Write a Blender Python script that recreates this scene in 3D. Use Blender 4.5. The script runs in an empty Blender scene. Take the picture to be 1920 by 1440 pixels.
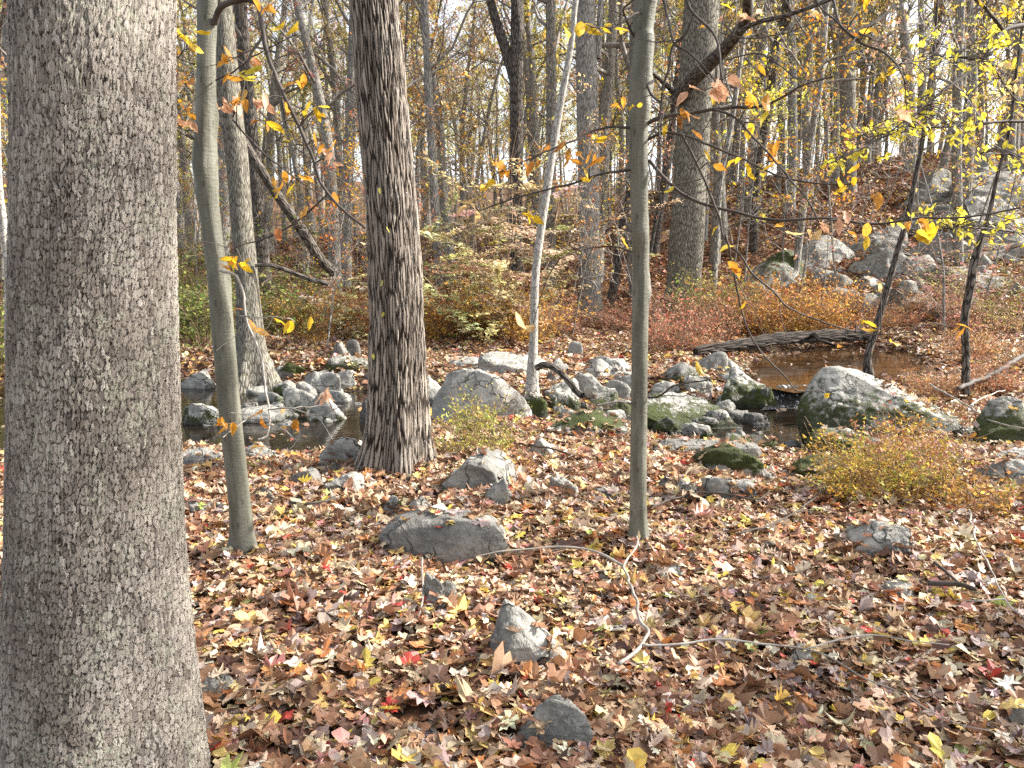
import bpy, math, random
import numpy as np
from mathutils import Vector
from mathutils.bvhtree import BVHTree

S = bpy.context.scene
COL = S.collection
RNG = np.random.default_rng(7)
random.seed(7)
PI = math.pi

# ------------------------------------------------------------------ camera
F = 1442.0
PITCH = math.radians(8.7)
EYE = np.array([0.0, 0.0, 1.5])
FWD = np.array([0, math.cos(PITCH), -math.sin(PITCH)])
UPV = np.array([0, math.sin(PITCH), math.cos(PITCH)])
cd = bpy.data.cameras.new('camera')
cam = bpy.data.objects.new('camera', cd)
COL.objects.link(cam)
cam.location = EYE
cam.rotation_euler = (PI / 2 - PITCH, 0, 0)
cd.sensor_width = 36
cd.lens = 36 * F / 1920
cd.clip_start = 0.05
cd.clip_end = 2000
S.camera = cam


def ray(px, py):
    return FWD + np.array([(px - 960) / F, 0, 0]) - UPV * ((py - 720) / F)


def at(px, py, Y):
    d = ray(px, py)
    return EYE + d * (Y / d[1])


def on_z(px, py, z):
    d = ray(px, py)
    return EYE + d * ((z - EYE[2]) / d[2])


def depth(p):
    return float(np.dot(np.asarray(p) - EYE, FWD))


# ------------------------------------------------------------------ noise
def _h(ix, iy, iz, seed):
    n = (ix * 374761393 + iy * 668265263 + iz * 2147483647 + seed * 974634777) & 0xffffffff
    n = ((n ^ (n >> 13)) * 1274126177) & 0xffffffff
    n = ((n ^ (n >> 16)) * 2246822519) & 0xffffffff
    return ((n ^ (n >> 15)) & 0xffff) / 65535.0


def vnoise(p, seed=0):
    p = np.asarray(p, float)
    i = np.floor(p).astype(np.int64)
    f = p - i
    f = f * f * f * (f * (f * 6 - 15) + 10)
    x, y, z = i[..., 0], i[..., 1], i[..., 2]
    r = 0
    for dx in (0, 1):
        wx = f[..., 0] if dx else 1 - f[..., 0]
        for dy in (0, 1):
            wy = f[..., 1] if dy else 1 - f[..., 1]
            for dz in (0, 1):
                wz = f[..., 2] if dz else 1 - f[..., 2]
                r = r + wx * wy * wz * _h(x + dx, y + dy, z + dz, seed)
    return r * 2 - 1


def fbm(p, oct=4, seed=0, gain=0.5):
    a, s, r = 1.0, 1.0, 0
    p = np.asarray(p, float)
    for o in range(oct):
        r = r + a * vnoise(p * s + 17.3 * o, seed + o)
        a *= gain
        s *= 2.03
    return r


def fbm2(x, y, sc, oct=3, seed=0):
    return fbm(np.stack([x * sc, y * sc, np.zeros_like(x)], -1), oct, seed)


def sstep(a, b, x):
    t = np.clip((x - a) / (b - a), 0, 1)
    return t * t * (3 - 2 * t)


# ------------------------------------------------------------------ terrain
ZL, ZU = -0.35, -0.12


def poly_w(pts, z):
    return np.array([on_z(a, b, z)[:2] for a, b in pts])


POOL_L = poly_w([(-200, 885), (200, 872), (345, 868), (420, 864), (490, 872), (560, 880), (640, 870), (690, 848), (760, 815), (830, 790),
                 (860, 760), (800, 745), (700, 738), (600, 730), (520, 722), (430, 712), (345, 716), (100, 716), (-300, 735)], ZL)
POOL_R = poly_w([(1010, 800), (1040, 786), (1100, 766), (1180, 762), (1230, 756), (1330, 768), (1360, 752), (1400, 742), (1440, 738),
                 (1480, 742), (1530, 770), (1600, 800), (1640, 830), (1560, 868), (1500, 880), (1400, 868), (1330, 862), (1260, 856),
                 (1230, 832), (1100, 802), (1040, 812)], ZL)
POOL_U = poly_w([(1400, 690), (1440, 672), (1520, 657), (1620, 652), (1700, 660), (1740, 690), (1680, 712), (1560, 722), (1500, 730),
                 (1440, 718)], ZU)
RIF = np.array([on_z(1515, 722, ZU)[:2], on_z(1500, 742, -0.2)[:2], on_z(1480, 768, ZL)[:2]])


def sd_poly(x, y, P):
    d2 = np.full(x.shape, 1e9)
    ins = np.zeros(x.shape, bool)
    n = len(P)
    for i in range(n):
        a, b = P[i], P[(i + 1) % n]
        ex, ey = b - a
        wx, wy = x - a[0], y - a[1]
        t = np.clip((wx * ex + wy * ey) / (ex * ex + ey * ey), 0, 1)
        d2 = np.minimum(d2, (wx - ex * t) ** 2 + (wy - ey * t) ** 2)
        c = (a[1] <= y) != (b[1] <= y)
        with np.errstate(divide='ignore', invalid='ignore'):
            xi = a[0] + (y - a[1]) * ex / (ey if ey != 0 else 1e-9)
        ins ^= c & (x < xi)
    d = np.sqrt(d2)
    return np.where(ins, -d, d)


AZ = [-1.5, -0.7, -0.3, 0.0, 0.12, 0.25, 0.35, 0.45, 0.6, 0.75, 1.5]
H30 = [0.4, 0.5, 0.6, 0.9, 1.3, 2.2, 3.2, 4.0, 4.9, 5.2, 5.5]
H48 = [2.0, 2.4, 2.6, 3.9, 4.9, 6.1, 6.8, 7.4, 8.0, 8.4, 8.6]


def height(x, y):
    x = np.asarray(x, float)
    y = np.asarray(y, float)
    sh = x.shape
    x = x.ravel()
    y = y.ravel()
    h = np.interp(y, [-60, 5.0, 7.0, 9.0, 12.0, 14.0, 17.0, 25.0, 200], [0.02, 0, -0.10, -0.16, -0.1, 0.02, 0.1, 0.2, 0.4])
    h = h + 0.045 * fbm2(x, y, 0.9, 3, 3) + 0.02 * fbm2(x, y, 4.0, 2, 9)
    az = x / np.maximum(y, 6)
    a = np.interp(az, AZ, H30)
    b = np.interp(az, AZ, H48)
    t = np.clip((y - 15.5) / 14.5, 0, 1)
    u = np.clip((y - 30) / 18, 0, 1)
    hill = a * t ** 1.25 + (b - a) * u + 0.3 * np.clip((y - 48) / 30, 0, 1) + np.clip((y - 75) / 90, 0, 1) ** 1.1 * np.interp(az, AZ, [17, 17, 16, 14, 12, 10, 8, 6, 5, 5, 5])
    h = h + hill + 0.35 * sstep(18, 30, y) * fbm2(x, y, 0.22, 4, 21)
    m = (y > 5) & (y < 19) & (np.abs(x) < 16)
    if m.any():
        xm, ym = x[m], y[m]
        hm = h[m]
        j = 0.12 * fbm2(xm, ym, 2.2, 3, 5)
        for P, z, sl in ((POOL_L, ZL, 0.42), (POOL_R, ZL, 0.5), (POOL_U, ZU, 0.35)):
            sd = sd_poly(xm, ym, P) + j
            hw = np.where(sd < 0, z + np.maximum(sd * 0.5, -0.25), z + sd * sl)
            hm = np.minimum(hm, hw)
        for i in range(len(RIF) - 1):
            p, q = RIF[i], RIF[i + 1]
            e = q - p
            tt = np.clip(((xm - p[0]) * e[0] + (ym - p[1]) * e[1]) / (e @ e), 0, 1)
            dd = np.hypot(xm - p[0] - e[0] * tt, ym - p[1] - e[1] * tt)
            z0 = ZU + (ZL - ZU) * (i + tt) / (len(RIF) - 1) - 0.09
            hm = np.minimum(hm, z0 + np.maximum(dd - 0.22, 0) * 0.6)
        h[m] = hm
    return h.reshape(sh)


def hgt(x, y):
    return float(height(np.array([x]), np.array([y]))[0])


def surf(x, y):
    h = height(np.array([x]), np.array([y]))[0]
    X, Yv = np.array([x]), np.array([y])
    for P, z in ((POOL_L, ZL), (POOL_R, ZL), (POOL_U, ZU)):
        if 5 < y < 19 and sd_poly(X, Yv, P)[0] < 0.1:
            h = max(h, z)
    return float(h)


def on_ground(px, py, water=True, lit=0.035):
    d = ray(px, py)
    d = d / d[1]
    Ys = 1.2 * (1.012 ** np.arange(420))
    P = EYE[None] + d[None] * Ys[:, None]
    h = height(P[:, 0], P[:, 1]) + lit
    if water:
        for Q, z in ((POOL_L, ZL), (POOL_R, ZL), (POOL_U, ZU)):
            h = np.where(sd_poly(P[:, 0], P[:, 1], Q) < 0.1, np.maximum(h, z), h)
    k = np.argmax(P[:, 2] < h)
    if P[k, 2] >= h[k]:
        return P[-1]
    if k == 0:
        return P[0]
    a = P[k - 1, 2] - h[k - 1]
    b = h[k] - P[k, 2]
    t = a / (a + b + 1e-9)
    return P[k - 1] * (1 - t) + P[k] * t


# ------------------------------------------------------------------ mesh builder
class MB:
    def __init__(s):
        s.V, s.Q, s.T, s.C, s.U, s.mq, s.mt = [], [], [], [], [], [], []
        s.n = 0
        s.extra = {}

    def add(s, V, Q=None, T=None, C=None, U=None, m=0):
        V = np.asarray(V, float)
        k = len(V)
        s.V.append(V)
        if C is None:
            C = np.ones((k, 3)) * 0.5
        C = np.asarray(C, float)
        if C.ndim == 1:
            C = np.repeat(C[None], k, 0)
        s.C.append(C)
        s.U.append(np.zeros((k, 2)) if U is None else U)
        if Q is not None and len(Q):
            s.Q.append(np.asarray(Q, np.int64) + s.n)
            s.mq.append(np.full(len(Q), m))
        if T is not None and len(T):
            s.T.append(np.asarray(T, np.int64) + s.n)
            s.mt.append(np.full(len(T), m))
        s.n += k

    def mesh(s, name, mats, smooth=True):
        me = bpy.data.meshes.new(name)
        V = np.concatenate(s.V)
        C = np.concatenate(s.C)
        U = np.concatenate(s.U)
        Q = np.concatenate(s.Q) if s.Q else np.zeros((0, 4), np.int64)
        T = np.concatenate(s.T) if s.T else np.zeros((0, 3), np.int64)
        mi = np.concatenate(s.mq + s.mt) if (s.mq or s.mt) else np.zeros(0)
        loops = np.concatenate([Q.ravel(), T.ravel()])
        st = np.concatenate([np.arange(len(Q)) * 4, len(Q) * 4 + np.arange(len(T)) * 3])
        me.vertices.add(len(V))
        me.vertices.foreach_set('co', V.astype(np.float32).ravel())
        me.loops.add(len(loops))
        me.loops.foreach_set('vertex_index', loops.astype(np.int32))
        me.polygons.add(len(st))
        me.polygons.foreach_set('loop_start', st.astype(np.int32))
        for m in (mats if isinstance(mats, (list, tuple)) else [mats]):
            me.materials.append(m)
        me.polygons.foreach_set('material_index', mi.astype(np.int32))
        me.polygons.foreach_set('use_smooth', np.full(len(st), smooth))
        ca = me.color_attributes.new('Col', 'FLOAT_COLOR', 'POINT')
        ca.data.foreach_set('color', np.concatenate([C, np.ones((len(C), 1))], 1).astype(np.float32).ravel())
        uv = me.uv_layers.new(name='UVMap')
        uv.data.foreach_set('uv', U[loops].astype(np.float32).ravel())
        for k, a in s.extra.items():
            at_ = me.attributes.new(k, 'FLOAT', 'POINT')
            at_.data.foreach_set('value', np.asarray(a, np.float32))
        me.update(calc_edges=True)
        return me

    def obj(s, name, mats, parent=None, smooth=True):
        return link(name, s.mesh(name, mats, smooth), parent)


def link(name, me, parent=None):
    o = bpy.data.objects.new(name, me)
    COL.objects.link(o)
    if parent is not None:
        o.parent = parent
    return o


def tag(o, label=None, cat=None, group=None, kind=None):
    if label:
        o['label'] = label
    if cat:
        o['category'] = cat
    if group:
        o['group'] = group
    if kind:
        o['kind'] = kind
    return o


def empty(name, loc, label, cat, group=None):
    o = bpy.data.objects.new(name, None)
    o.empty_display_size = 0.2
    o.location = [float(v) for v in loc]
    COL.objects.link(o)
    return tag(o, label, cat, group)


def tube(mb, P, R, n=6, col=(0.2, 0.17, 0.14), m=0, lobes=None, cap=False):
    """tapered tube through P with radii R; uv in metres"""
    P = np.asarray(P, float)
    R = np.asarray(R, float)
    k = len(P)
    T = np.gradient(P, axis=0)
    T /= np.linalg.norm(T, axis=1)[:, None] + 1e-12
    a = np.array([0, -1.0, 0]) if abs(T[0, 1]) < 0.8 else np.array([1.0, 0, 0])
    A = np.zeros((k, 3))
    for i in range(k):
        a = a - T[i] * (a @ T[i])
        a = a / (np.linalg.norm(a) + 1e-12)
        A[i] = a
    B = np.cross(T, A)
    th = np.linspace(0, 2 * PI, n + 1) + PI
    c, s_ = np.cos(th), np.sin(th)
    r = R[:, None] * np.ones(n + 1)[None]
    if lobes is not None:
        r = r * lobes
    V = P[:, None] + r[..., None] * (A[:, None] * c[None, :, None] + B[:, None] * s_[None, :, None])
    L = np.concatenate([[0], np.cumsum(np.linalg.norm(np.diff(P, axis=0), axis=1))])
    U = np.stack([np.broadcast_to(th[None] * max(R.max() * 0.8, R.mean()), (k, n + 1)), np.broadcast_to(L[:, None], (k, n + 1))], -1)
    i = np.arange(k - 1)[:, None] * (n + 1) + np.arange(n)[None]
    i = i.ravel()
    Q = np.stack([i, i + 1, i + n + 2, i + n + 1], -1)
    V = V.reshape(-1, 3)
    U = U.reshape(-1, 2)
    Tt = None
    if cap:
        base = len(V)
        V = np.concatenate([V, P[:1], P[-1:]])
        U = np.concatenate([U, [[0, 0], [0, 0]]])
        j = np.arange(n)
        Tt = np.concatenate([np.stack([np.full(n, base), j + 1, j], -1),
                             np.stack([np.full(n, base + 1), (k - 1) * (n + 1) + j, (k - 1) * (n + 1) + j + 1], -1)])
    mb.add(V, Q, Tt, col, U, m)


def resample(P, R, n):
    """Catmull-Rom through control points"""
    P = np.asarray(P, float)
    R = np.asarray(R, float)
    if len(P) == 2:
        t = np.linspace(0, 1, n)[:, None]
        return P[0] * (1 - t) + P[1] * t, np.interp(t[:, 0], [0, 1], R)
    L = np.concatenate([[0], np.cumsum(np.linalg.norm(np.diff(P, axis=0), axis=1) + 1e-9)])
    s = np.linspace(0, L[-1], n)
    i = np.clip(np.searchsorted(L, s, side='right') - 1, 0, len(P) - 2)
    t = ((s - L[i]) / (L[i + 1] - L[i]))[:, None]
    Pm = np.concatenate([[2 * P[0] - P[1]], P, [2 * P[-1] - P[-2]]])
    p0, p1, p2, p3 = Pm[i], Pm[i + 1], Pm[i + 2], Pm[i + 3]
    O = 0.5 * (2 * p1 + (p2 - p0) * t + (2 * p0 - 5 * p1 + 4 * p2 - p3) * t ** 2 + (3 * p1 - p0 - 3 * p2 + p3) * t ** 3)
    return O, np.interp(s, L, R)


# ------------------------------------------------------------------ leaves
def mirror(half):
    r = list(half)
    l = [(-x, y) for x, y in half[::-1] if abs(x) > 1e-6]
    return np.array(r + l, float)


SH = {
    'maple': mirror([(0, .06), (.2, -.04), (.46, .1), (.3, .2), (.33, .28), (.6, .5), (.37, .5), (.2, .52), (.25, .76), (.1, .8), (0, 1)]),
    'oak': mirror([(0, 0), (.05, .12), (.2, .2), (.1, .3), (.33, .44), (.14, .5), (.36, .7), (.14, .73), (.17, .88), (0, 1)]),
    'beech': mirror([(0, 0), (.13, .13), (.215, .35), (.205, .58), (.1, .82), (0, 1)]),
    'tulip': mirror([(0, .08), (.3, 0), (.42, .3), (.3, .5), (.4, .8), (.2, .84), (0, .76)]),
    'blob': mirror([(0, 0), (.3, .15), (.38, .5), (.18, .6), (.2, .85), (0, 1)]),
    'diamond': mirror([(0, 0), (.3, .45), (0, 1)]),
}


def leaf_add(mb, pos, size, col, shape, rng, yaw=None, tilt=(0.0, 0.6), fold=0.35, curl=0.5, droop=None, m=0, nvar=5, vary=0.10):
    """leaves at pos (n,3); random yaw, tilt about a level axis; curled blades"""
    n = len(pos)
    if n == 0:
        return
    O = SH[shape]
    diamond = shape == 'diamond'
    if not diamond:
        O = np.concatenate([O, [[0, 0.45]]])
    k = len(O)
    O = O - np.array([0, 0.45])
    var = rng.integers(0, nvar, n)
    size = np.broadcast_to(size, (n,))
    for v in range(nvar):
        ix = np.where(var == v)[0]
        c = len(ix)
        if c == 0:
            continue
        f, q, e = rng.uniform(-.2, fold), rng.normal(0, curl), rng.normal(0, curl)
        x, y = O[:, 0] * rng.uniform(.75, 1.1), O[:, 1]
        z = f * np.abs(x) + q * x * x * 1.2 + e * y * y * .9 + rng.normal(0, .035, k)
        B = np.stack([x, y, z], -1)
        ya = rng.uniform(0, 2 * PI, c) if yaw is None else yaw[ix]
        ti = rng.uniform(tilt[0], tilt[1], c) * rng.choice([-1, 1], c) if droop is None else droop[ix]
        ro = rng.normal(0, (tilt[1] * .6) + .05, c)
        cy, sy, ct, st, cr, sr = np.cos(ya), np.sin(ya), np.cos(ti), np.sin(ti), np.cos(ro), np.sin(ro)
        z0, o1 = np.zeros(c), np.ones(c)
        Rz = np.stack([cy, -sy, z0, sy, cy, z0, z0, z0, o1], -1).reshape(c, 3, 3)
        Rx = np.stack([o1, z0, z0, z0, ct, -st, z0, st, ct], -1).reshape(c, 3, 3)
        Ry = np.stack([cr, z0, sr, z0, o1, z0, -sr, z0, cr], -1).reshape(c, 3, 3)
        M = Rz @ Rx @ Ry
        V = np.einsum('cij,kj->cki', M, B) * size[ix][:, None, None] + pos[ix][:, None]
        Cc = col[ix][:, None] * (1 + rng.normal(0, vary, (c, k, 1)))
        if not diamond:
            Cc[:, -1] *= 1.12
        Cc = np.clip(Cc, 0.005, 0.9)
        base = (np.arange(c) * k)[:, None, None]
        if diamond:
            Q = (np.array([[0, 1, 2, 3]])[None] + base).reshape(-1, 4)
            mb.add(V.reshape(-1, 3), Q, None, Cc.reshape(-1, 3), None, m)
        else:
            j = np.arange(k - 1)
            T = np.stack([np.full(k - 1, k - 1), j, (j + 1) % (k - 1)], -1)
            T = (T[None] + base).reshape(-1, 3)
            mb.add(V.reshape(-1, 3), None, T, Cc.reshape(-1, 3), None, m)


def pick(rng, n, pal, jit=0.14):
    w = np.array([p[0] for p in pal], float)
    c = np.array([p[1] for p in pal])
    i = rng.choice(len(pal), n, p=w / w.sum())
    o = c[i] * np.exp(rng.normal(0, jit, (n, 1))) * np.exp(rng.normal(0, jit * .35, (n, 3)))
    return np.clip(o, .004, .85)


LITTER = [(24, (.32, .165, .088)), (16, (.22, .11, .06)), (6, (.11, .06, .04)), (16, (.44, .295, .175)), (13, (.56, .44, .29)),
          (4.5, (.58, .40, .14)), (2.6, (.66, .49, .10)), (4, (.48, .20, .07)), (.9, (.50, .07, .05)), (1.6, (.60, .30, .26)),
          (9, (.34, .26, .225)), (6, (.64, .56, .43)), (.4, (.32, .36, .1))]
YEL = [(5, (.62, .42, .03)), (3, (.66, .36, .03)), (2, (.55, .45, .07)), (1, (.45, .22, .04))]
ORG = [(4, (.55, .24, .04)), (3, (.58, .34, .08)), (2, (.4, .16, .05)), (1, (.6, .4, .2))]
LIME = [(5, (.62, .54, .06)), (3, (.66, .52, .05)), (2, (.5, .5, .08))]
FARY = [(5, (.60, .45, .08)), (3, (.54, .44, .10)), (1.5, (.54, .33, .09)), (2, (.44, .42, .12))]
FARO = [(4, (.52, .31, .15)), (3, (.46, .28, .19)), (2, (.56, .40, .14)), (1, (.44, .22, .18))]

# ------------------------------------------------------------------ materials
MATS = {}


def newmat(name):
    m = bpy.data.materials.new(name)
    m.use_nodes = True
    nt = m.node_tree
    nt.nodes.clear()
    out = nt.nodes.new('ShaderNodeOutputMaterial')
    return m, nt, out


class NT:
    def __init__(s, nt):
        s.nt = nt

    def n(s, t, ins=None, **kw):
        nd = s.nt.nodes.new('ShaderNode' + t)
        for k, v in kw.items():
            setattr(nd, k, v)
        for k, v in (ins or {}).items():
            sock = nd.inputs[k]
            if isinstance(v, bpy.types.NodeSocket):
                s.nt.links.new(v, sock)
            else:
                sock.default_value = v
        return nd

    def math(s, op, a, b=0.0, c=None, clamp=False):
        d = {0: a, 1: b}
        if c is not None:
            d[2] = c
        return s.n('Math', d, operation=op, use_clamp=clamp).outputs[0]

    def mix(s, f, a, b, bt='MIX'):
        nd = s.nt.nodes.new('ShaderNodeMix')
        nd.data_type = 'RGBA'
        nd.blend_type = bt
        for sock, v in ((nd.inputs[0], f), (nd.inputs[6], a), (nd.inputs[7], b)):
            if isinstance(v, bpy.types.NodeSocket):
                s.nt.links.new(v, sock)
            elif sock == nd.inputs[0]:
                sock.default_value = v
            else:
                sock.default_value = tuple(v) + (1,) if len(v) == 3 else v
        return nd.outputs[2]

    def rng(s, v, a, b, c=0.0, d=1.0, smooth=True):
        nd = s.n('MapRange', {0: v, 1: a, 2: b, 3: c, 4: d})
        nd.interpolation_type = 'SMOOTHSTEP' if smooth else 'LINEAR'
        return nd.outputs[0]


def noise(g, vec, scale, detail=3, rough=.55, dist=0.0, dim='3D'):
    return g.n('TexNoise', {'Vector': vec, 'Scale': scale, 'Detail': detail, 'Roughness': rough, 'Distortion': dist}, noise_dimensions=dim)


def leaf_mat(name, trans=.4, rough=.55, spec=.35, objvar=0.0):
    m, nt, out = newmat(name)
    g = NT(nt)
    c = g.n('Attribute', attribute_name='Col').outputs['Color']
    if objvar:
        r = g.n('ObjectInfo').outputs['Random']
        hs = g.n('HueSaturation', {'Color': c, 'Hue': g.rng(r, 0, 1, .5 - objvar * .3, .5 + objvar * .35, False),
                                   'Value': g.rng(g.math('FRACT', g.math('MULTIPLY', r, 7.13)), 0, 1, 1 - objvar * 2.2, 1 + objvar * 2.2, False)})
        c = hs.outputs[0]
    geo = g.n('NewGeometry').outputs['Position']
    nz = noise(g, geo, 34, 3).outputs[0]
    c2 = g.mix(g.rng(nz, .48, .72, 0, .4), c, (.10, .055, .03))
    p = g.n('BsdfPrincipled', {'Base Color': c2, 'Roughness': rough, 'Specular IOR Level': spec})
    t = g.n('BsdfTranslucent', {'Color': c2})
    mx = g.n('MixShader', {0: trans, 1: p.outputs[0], 2: t.outputs[0]})
    nt.links.new(mx.outputs[0], out.inputs[0])
    return m


def twig_mat(name, c0, c1, rough=.75):
    m, nt, out = newmat(name)
    g = NT(nt)
    geo = g.n('NewGeometry').outputs['Position']
    nz = noise(g, geo, 9, 4).outputs[0]
    c = g.mix(g.rng(nz, .3, .7), c0, c1)
    p = g.n('BsdfPrincipled', {'Base Color': c, 'Roughness': rough, 'Specular IOR Level': .3})
    nt.links.new(p.outputs[0], out.inputs[0])
    return m


def bark_mat(name, cw, ch, disp, dark, lo, hi, lichen=None, lich_amt=.0, fine=1.0, true=False, edge=.16, wob=.5, streak=0.0, objvar=0.0, blocky=False):
    """plated bark: cells cw x ch metres in the trunk's own unrolled coordinates"""
    m, nt, out = newmat(name)
    g = NT(nt)
    uv = g.n('UVMap', uv_map='UVMap').outputs[0]
    sc = g.n('Mapping', {'Vector': uv, 'Scale': (1 / cw, 1 / ch, 1)}).outputs[0]
    nw = noise(g, sc, .9, 3, .6, dim='2D')
    off = g.n('VectorMath', {0: nw.outputs['Color'], 1: (.5, .5, .5)}, operation='SUBTRACT').outputs[0]
    off = g.n('VectorMath', {0: off, 'Scale': wob * 2}, operation='SCALE').outputs[0]
    v = g.n('VectorMath', {0: sc, 1: off}, operation='ADD').outputs[0]
    ed = g.n('TexVoronoi', {'Vector': v, 'Scale': 1.0}, voronoi_dimensions='2D', feature='DISTANCE_TO_EDGE').outputs['Distance']
    cell = g.n('TexVoronoi', {'Vector': v, 'Scale': 1.0}, voronoi_dimensions='2D', feature='F1')
    rand = g.n('SeparateColor', {0: cell.outputs['Color']}).outputs
    big = g.n('TexVoronoi', {'Vector': v, 'Scale': .38}, voronoi_dimensions='2D', feature='DISTANCE_TO_EDGE').outputs['Distance']
    if blocky:
        f1 = g.n('TexVoronoi', {'Vector': v, 'Scale': 1.0, 'Randomness': .9}, voronoi_dimensions='2D', feature='F1', distance='CHEBYCHEV')
        f2 = g.n('TexVoronoi', {'Vector': v, 'Scale': 1.0, 'Randomness': .9}, voronoi_dimensions='2D', feature='F2', distance='CHEBYCHEV')
        ed = g.math('SUBTRACT', f2.outputs['Distance'], f1.outputs['Distance'])
        cell = f1
        rand = g.n('SeparateColor', {0: cell.outputs['Color']}).outputs
    plate = g.rng(g.math('ADD', ed, g.math('MULTIPLY', g.math('SUBTRACT', noise(g, sc, 2.2, 3, .7, dim='2D').outputs[0], .5), .35 if blocky else .1)), 0.0, edge)
    bigp = g.rng(big, 0.0, edge * (.12 if blocky else .45))
    fn = noise(g, sc, 3.2, 4, .65, dim='2D').outputs[0]
    pos = g.n('VectorMath', {0: v, 1: cell.outputs['Position']}, operation='SUBTRACT').outputs[0]
    sy = g.n('SeparateXYZ', {0: pos}).outputs
    lift = g.math('MULTIPLY', sy[1], g.math('SUBTRACT', rand[1], .75))
    h = g.math('MULTIPLY', plate, g.math('ADD', g.math('MULTIPLY', rand[0], .7), .45))
    h = g.math('MULTIPLY', h, g.math('ADD', g.math('MULTIPLY', bigp, .6), .4))
    h = g.math('ADD', h, g.math('MULTIPLY', lift, -.55))
    h = g.math('ADD', h, g.math('MULTIPLY', fn, .35 * fine))
    lo_n = noise(g, uv, 7.0, 3, .6, dim='2D').outputs[0]
    c = g.mix(g.math('ADD', g.math('MULTIPLY', rand[2], .65), g.math('MULTIPLY', fn, .4)), lo, hi)
    if objvar:
        r = g.n('ObjectInfo').outputs['Random']
        c = g.n('HueSaturation', {'Color': c, 'Value': g.rng(r, 0, 1, 1 - objvar, 1 + objvar, False),
                                  'Saturation': g.rng(g.math('FRACT', g.math('MULTIPLY', r, 5.3)), 0, 1, .6, 1.3, False)}).outputs[0]
    if streak:
        st = noise(g, g.n('Mapping', {'Vector': uv, 'Scale': (1 / cw * .45, 1 / ch * .2, 1)}).outputs[0], 1, 4, .7, dim='2D').outputs[0]
        c = g.mix(g.rng(st, .5, .68, 0, streak), c, hi)
    if blocky:
        tn = noise(g, g.n('Mapping', {'Vector': uv, 'Scale': (3.0, 1.6, 1)}).outputs[0], 1, 4, .65, dim='2D').outputs[0]
        c = g.mix(g.rng(tn, .42, .64, 0, .55), c, (.105, .085, .069))
        c = g.mix(g.math('MULTIPLY', g.rng(rand[0], .88, .92, 0, .8), g.rng(fn, .4, .6)), c, (.45, .42, .37))
        c = g.mix(g.rng(rand[1], .86, .89, 0, .6), c, (.07, .055, .045))
    crev = g.math('MULTIPLY', plate, g.math('ADD', g.math('MULTIPLY', bigp, .6), .4))
    c = g.mix(g.rng(crev, 0, .75), dark, c)
    if lichen:
        l2 = noise(g, uv, 60.0, 4, .7, dim='2D').outputs[0]
        lm = g.math('MULTIPLY', g.rng(lo_n, .45, .68), g.rng(l2, .46, .6))
        c = g.mix(g.math('MULTIPLY', lm, lich_amt), c, lichen)
    p = g.n('BsdfPrincipled', {'Base Color': c, 'Roughness': .85, 'Specular IOR Level': .2})
    nt.links.new(p.outputs[0], out.inputs[0])
    if true:
        d = g.n('Displacement', {'Height': h, 'Midlevel': .4, 'Scale': disp})
        nt.links.new(d.outputs[0], out.inputs['Displacement'])
        m.displacement_method = 'BOTH'
    else:
        b = g.n('Bump', {'Height': h, 'Distance': disp, 'Strength': 1.0})
        nt.links.new(b.outputs[0], p.inputs['Normal'])
    return m


def beech_mat():
    m, nt, out = newmat('smooth_bark')
    g = NT(nt)
    uv = g.n('UVMap', uv_map='UVMap').outputs[0]
    n1 = noise(g, g.n('Mapping', {'Vector': uv, 'Scale': (9, 3, 1)}).outputs[0], 1, 5, .6, dim='2D').outputs[0]
    n2 = noise(g, g.n('Mapping', {'Vector': uv, 'Scale': (14, 90, 1)}).outputs[0], 1, 3, .6, dim='2D').outputs[0]
    n3 = noise(g, uv, 160, 3, .6, dim='2D').outputs[0]
    vor = g.n('TexVoronoi', {'Vector': g.n('Mapping', {'Vector': uv, 'Scale': (7, 5, 1)}).outputs[0], 'Scale': 1.0}, voronoi_dimensions='2D').outputs['Distance']
    c = g.mix(g.rng(n1, .3, .7), (.085, .084, .062), (.155, .152, .118))
    c = g.mix(g.rng(n2, .55, .72, 0, .45), c, (.09, .086, .066))
    c = g.mix(g.rng(n3, .6, .75, 0, .18), c, (.22, .22, .19))
    c = g.mix(g.rng(g.math('ADD', vor, g.math('MULTIPLY', n2, .1)), .1, .16, .7, 0), c, (.05, .042, .032))
    h = g.math('ADD', g.math('MULTIPLY', n2, .5), g.math('ADD', g.math('MULTIPLY', n1, 1.2), g.math('MULTIPLY', n3, .08)))
    p = g.n('BsdfPrincipled', {'Base Color': c, 'Roughness': .6, 'Specular IOR Level': .3})
    b = g.n('Bump', {'Height': h, 'Distance': .006, 'Strength': .8})
    nt.links.new(b.outputs[0], p.inputs['Normal'])
    nt.links.new(p.outputs[0], out.inputs[0])
    return m


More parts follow.
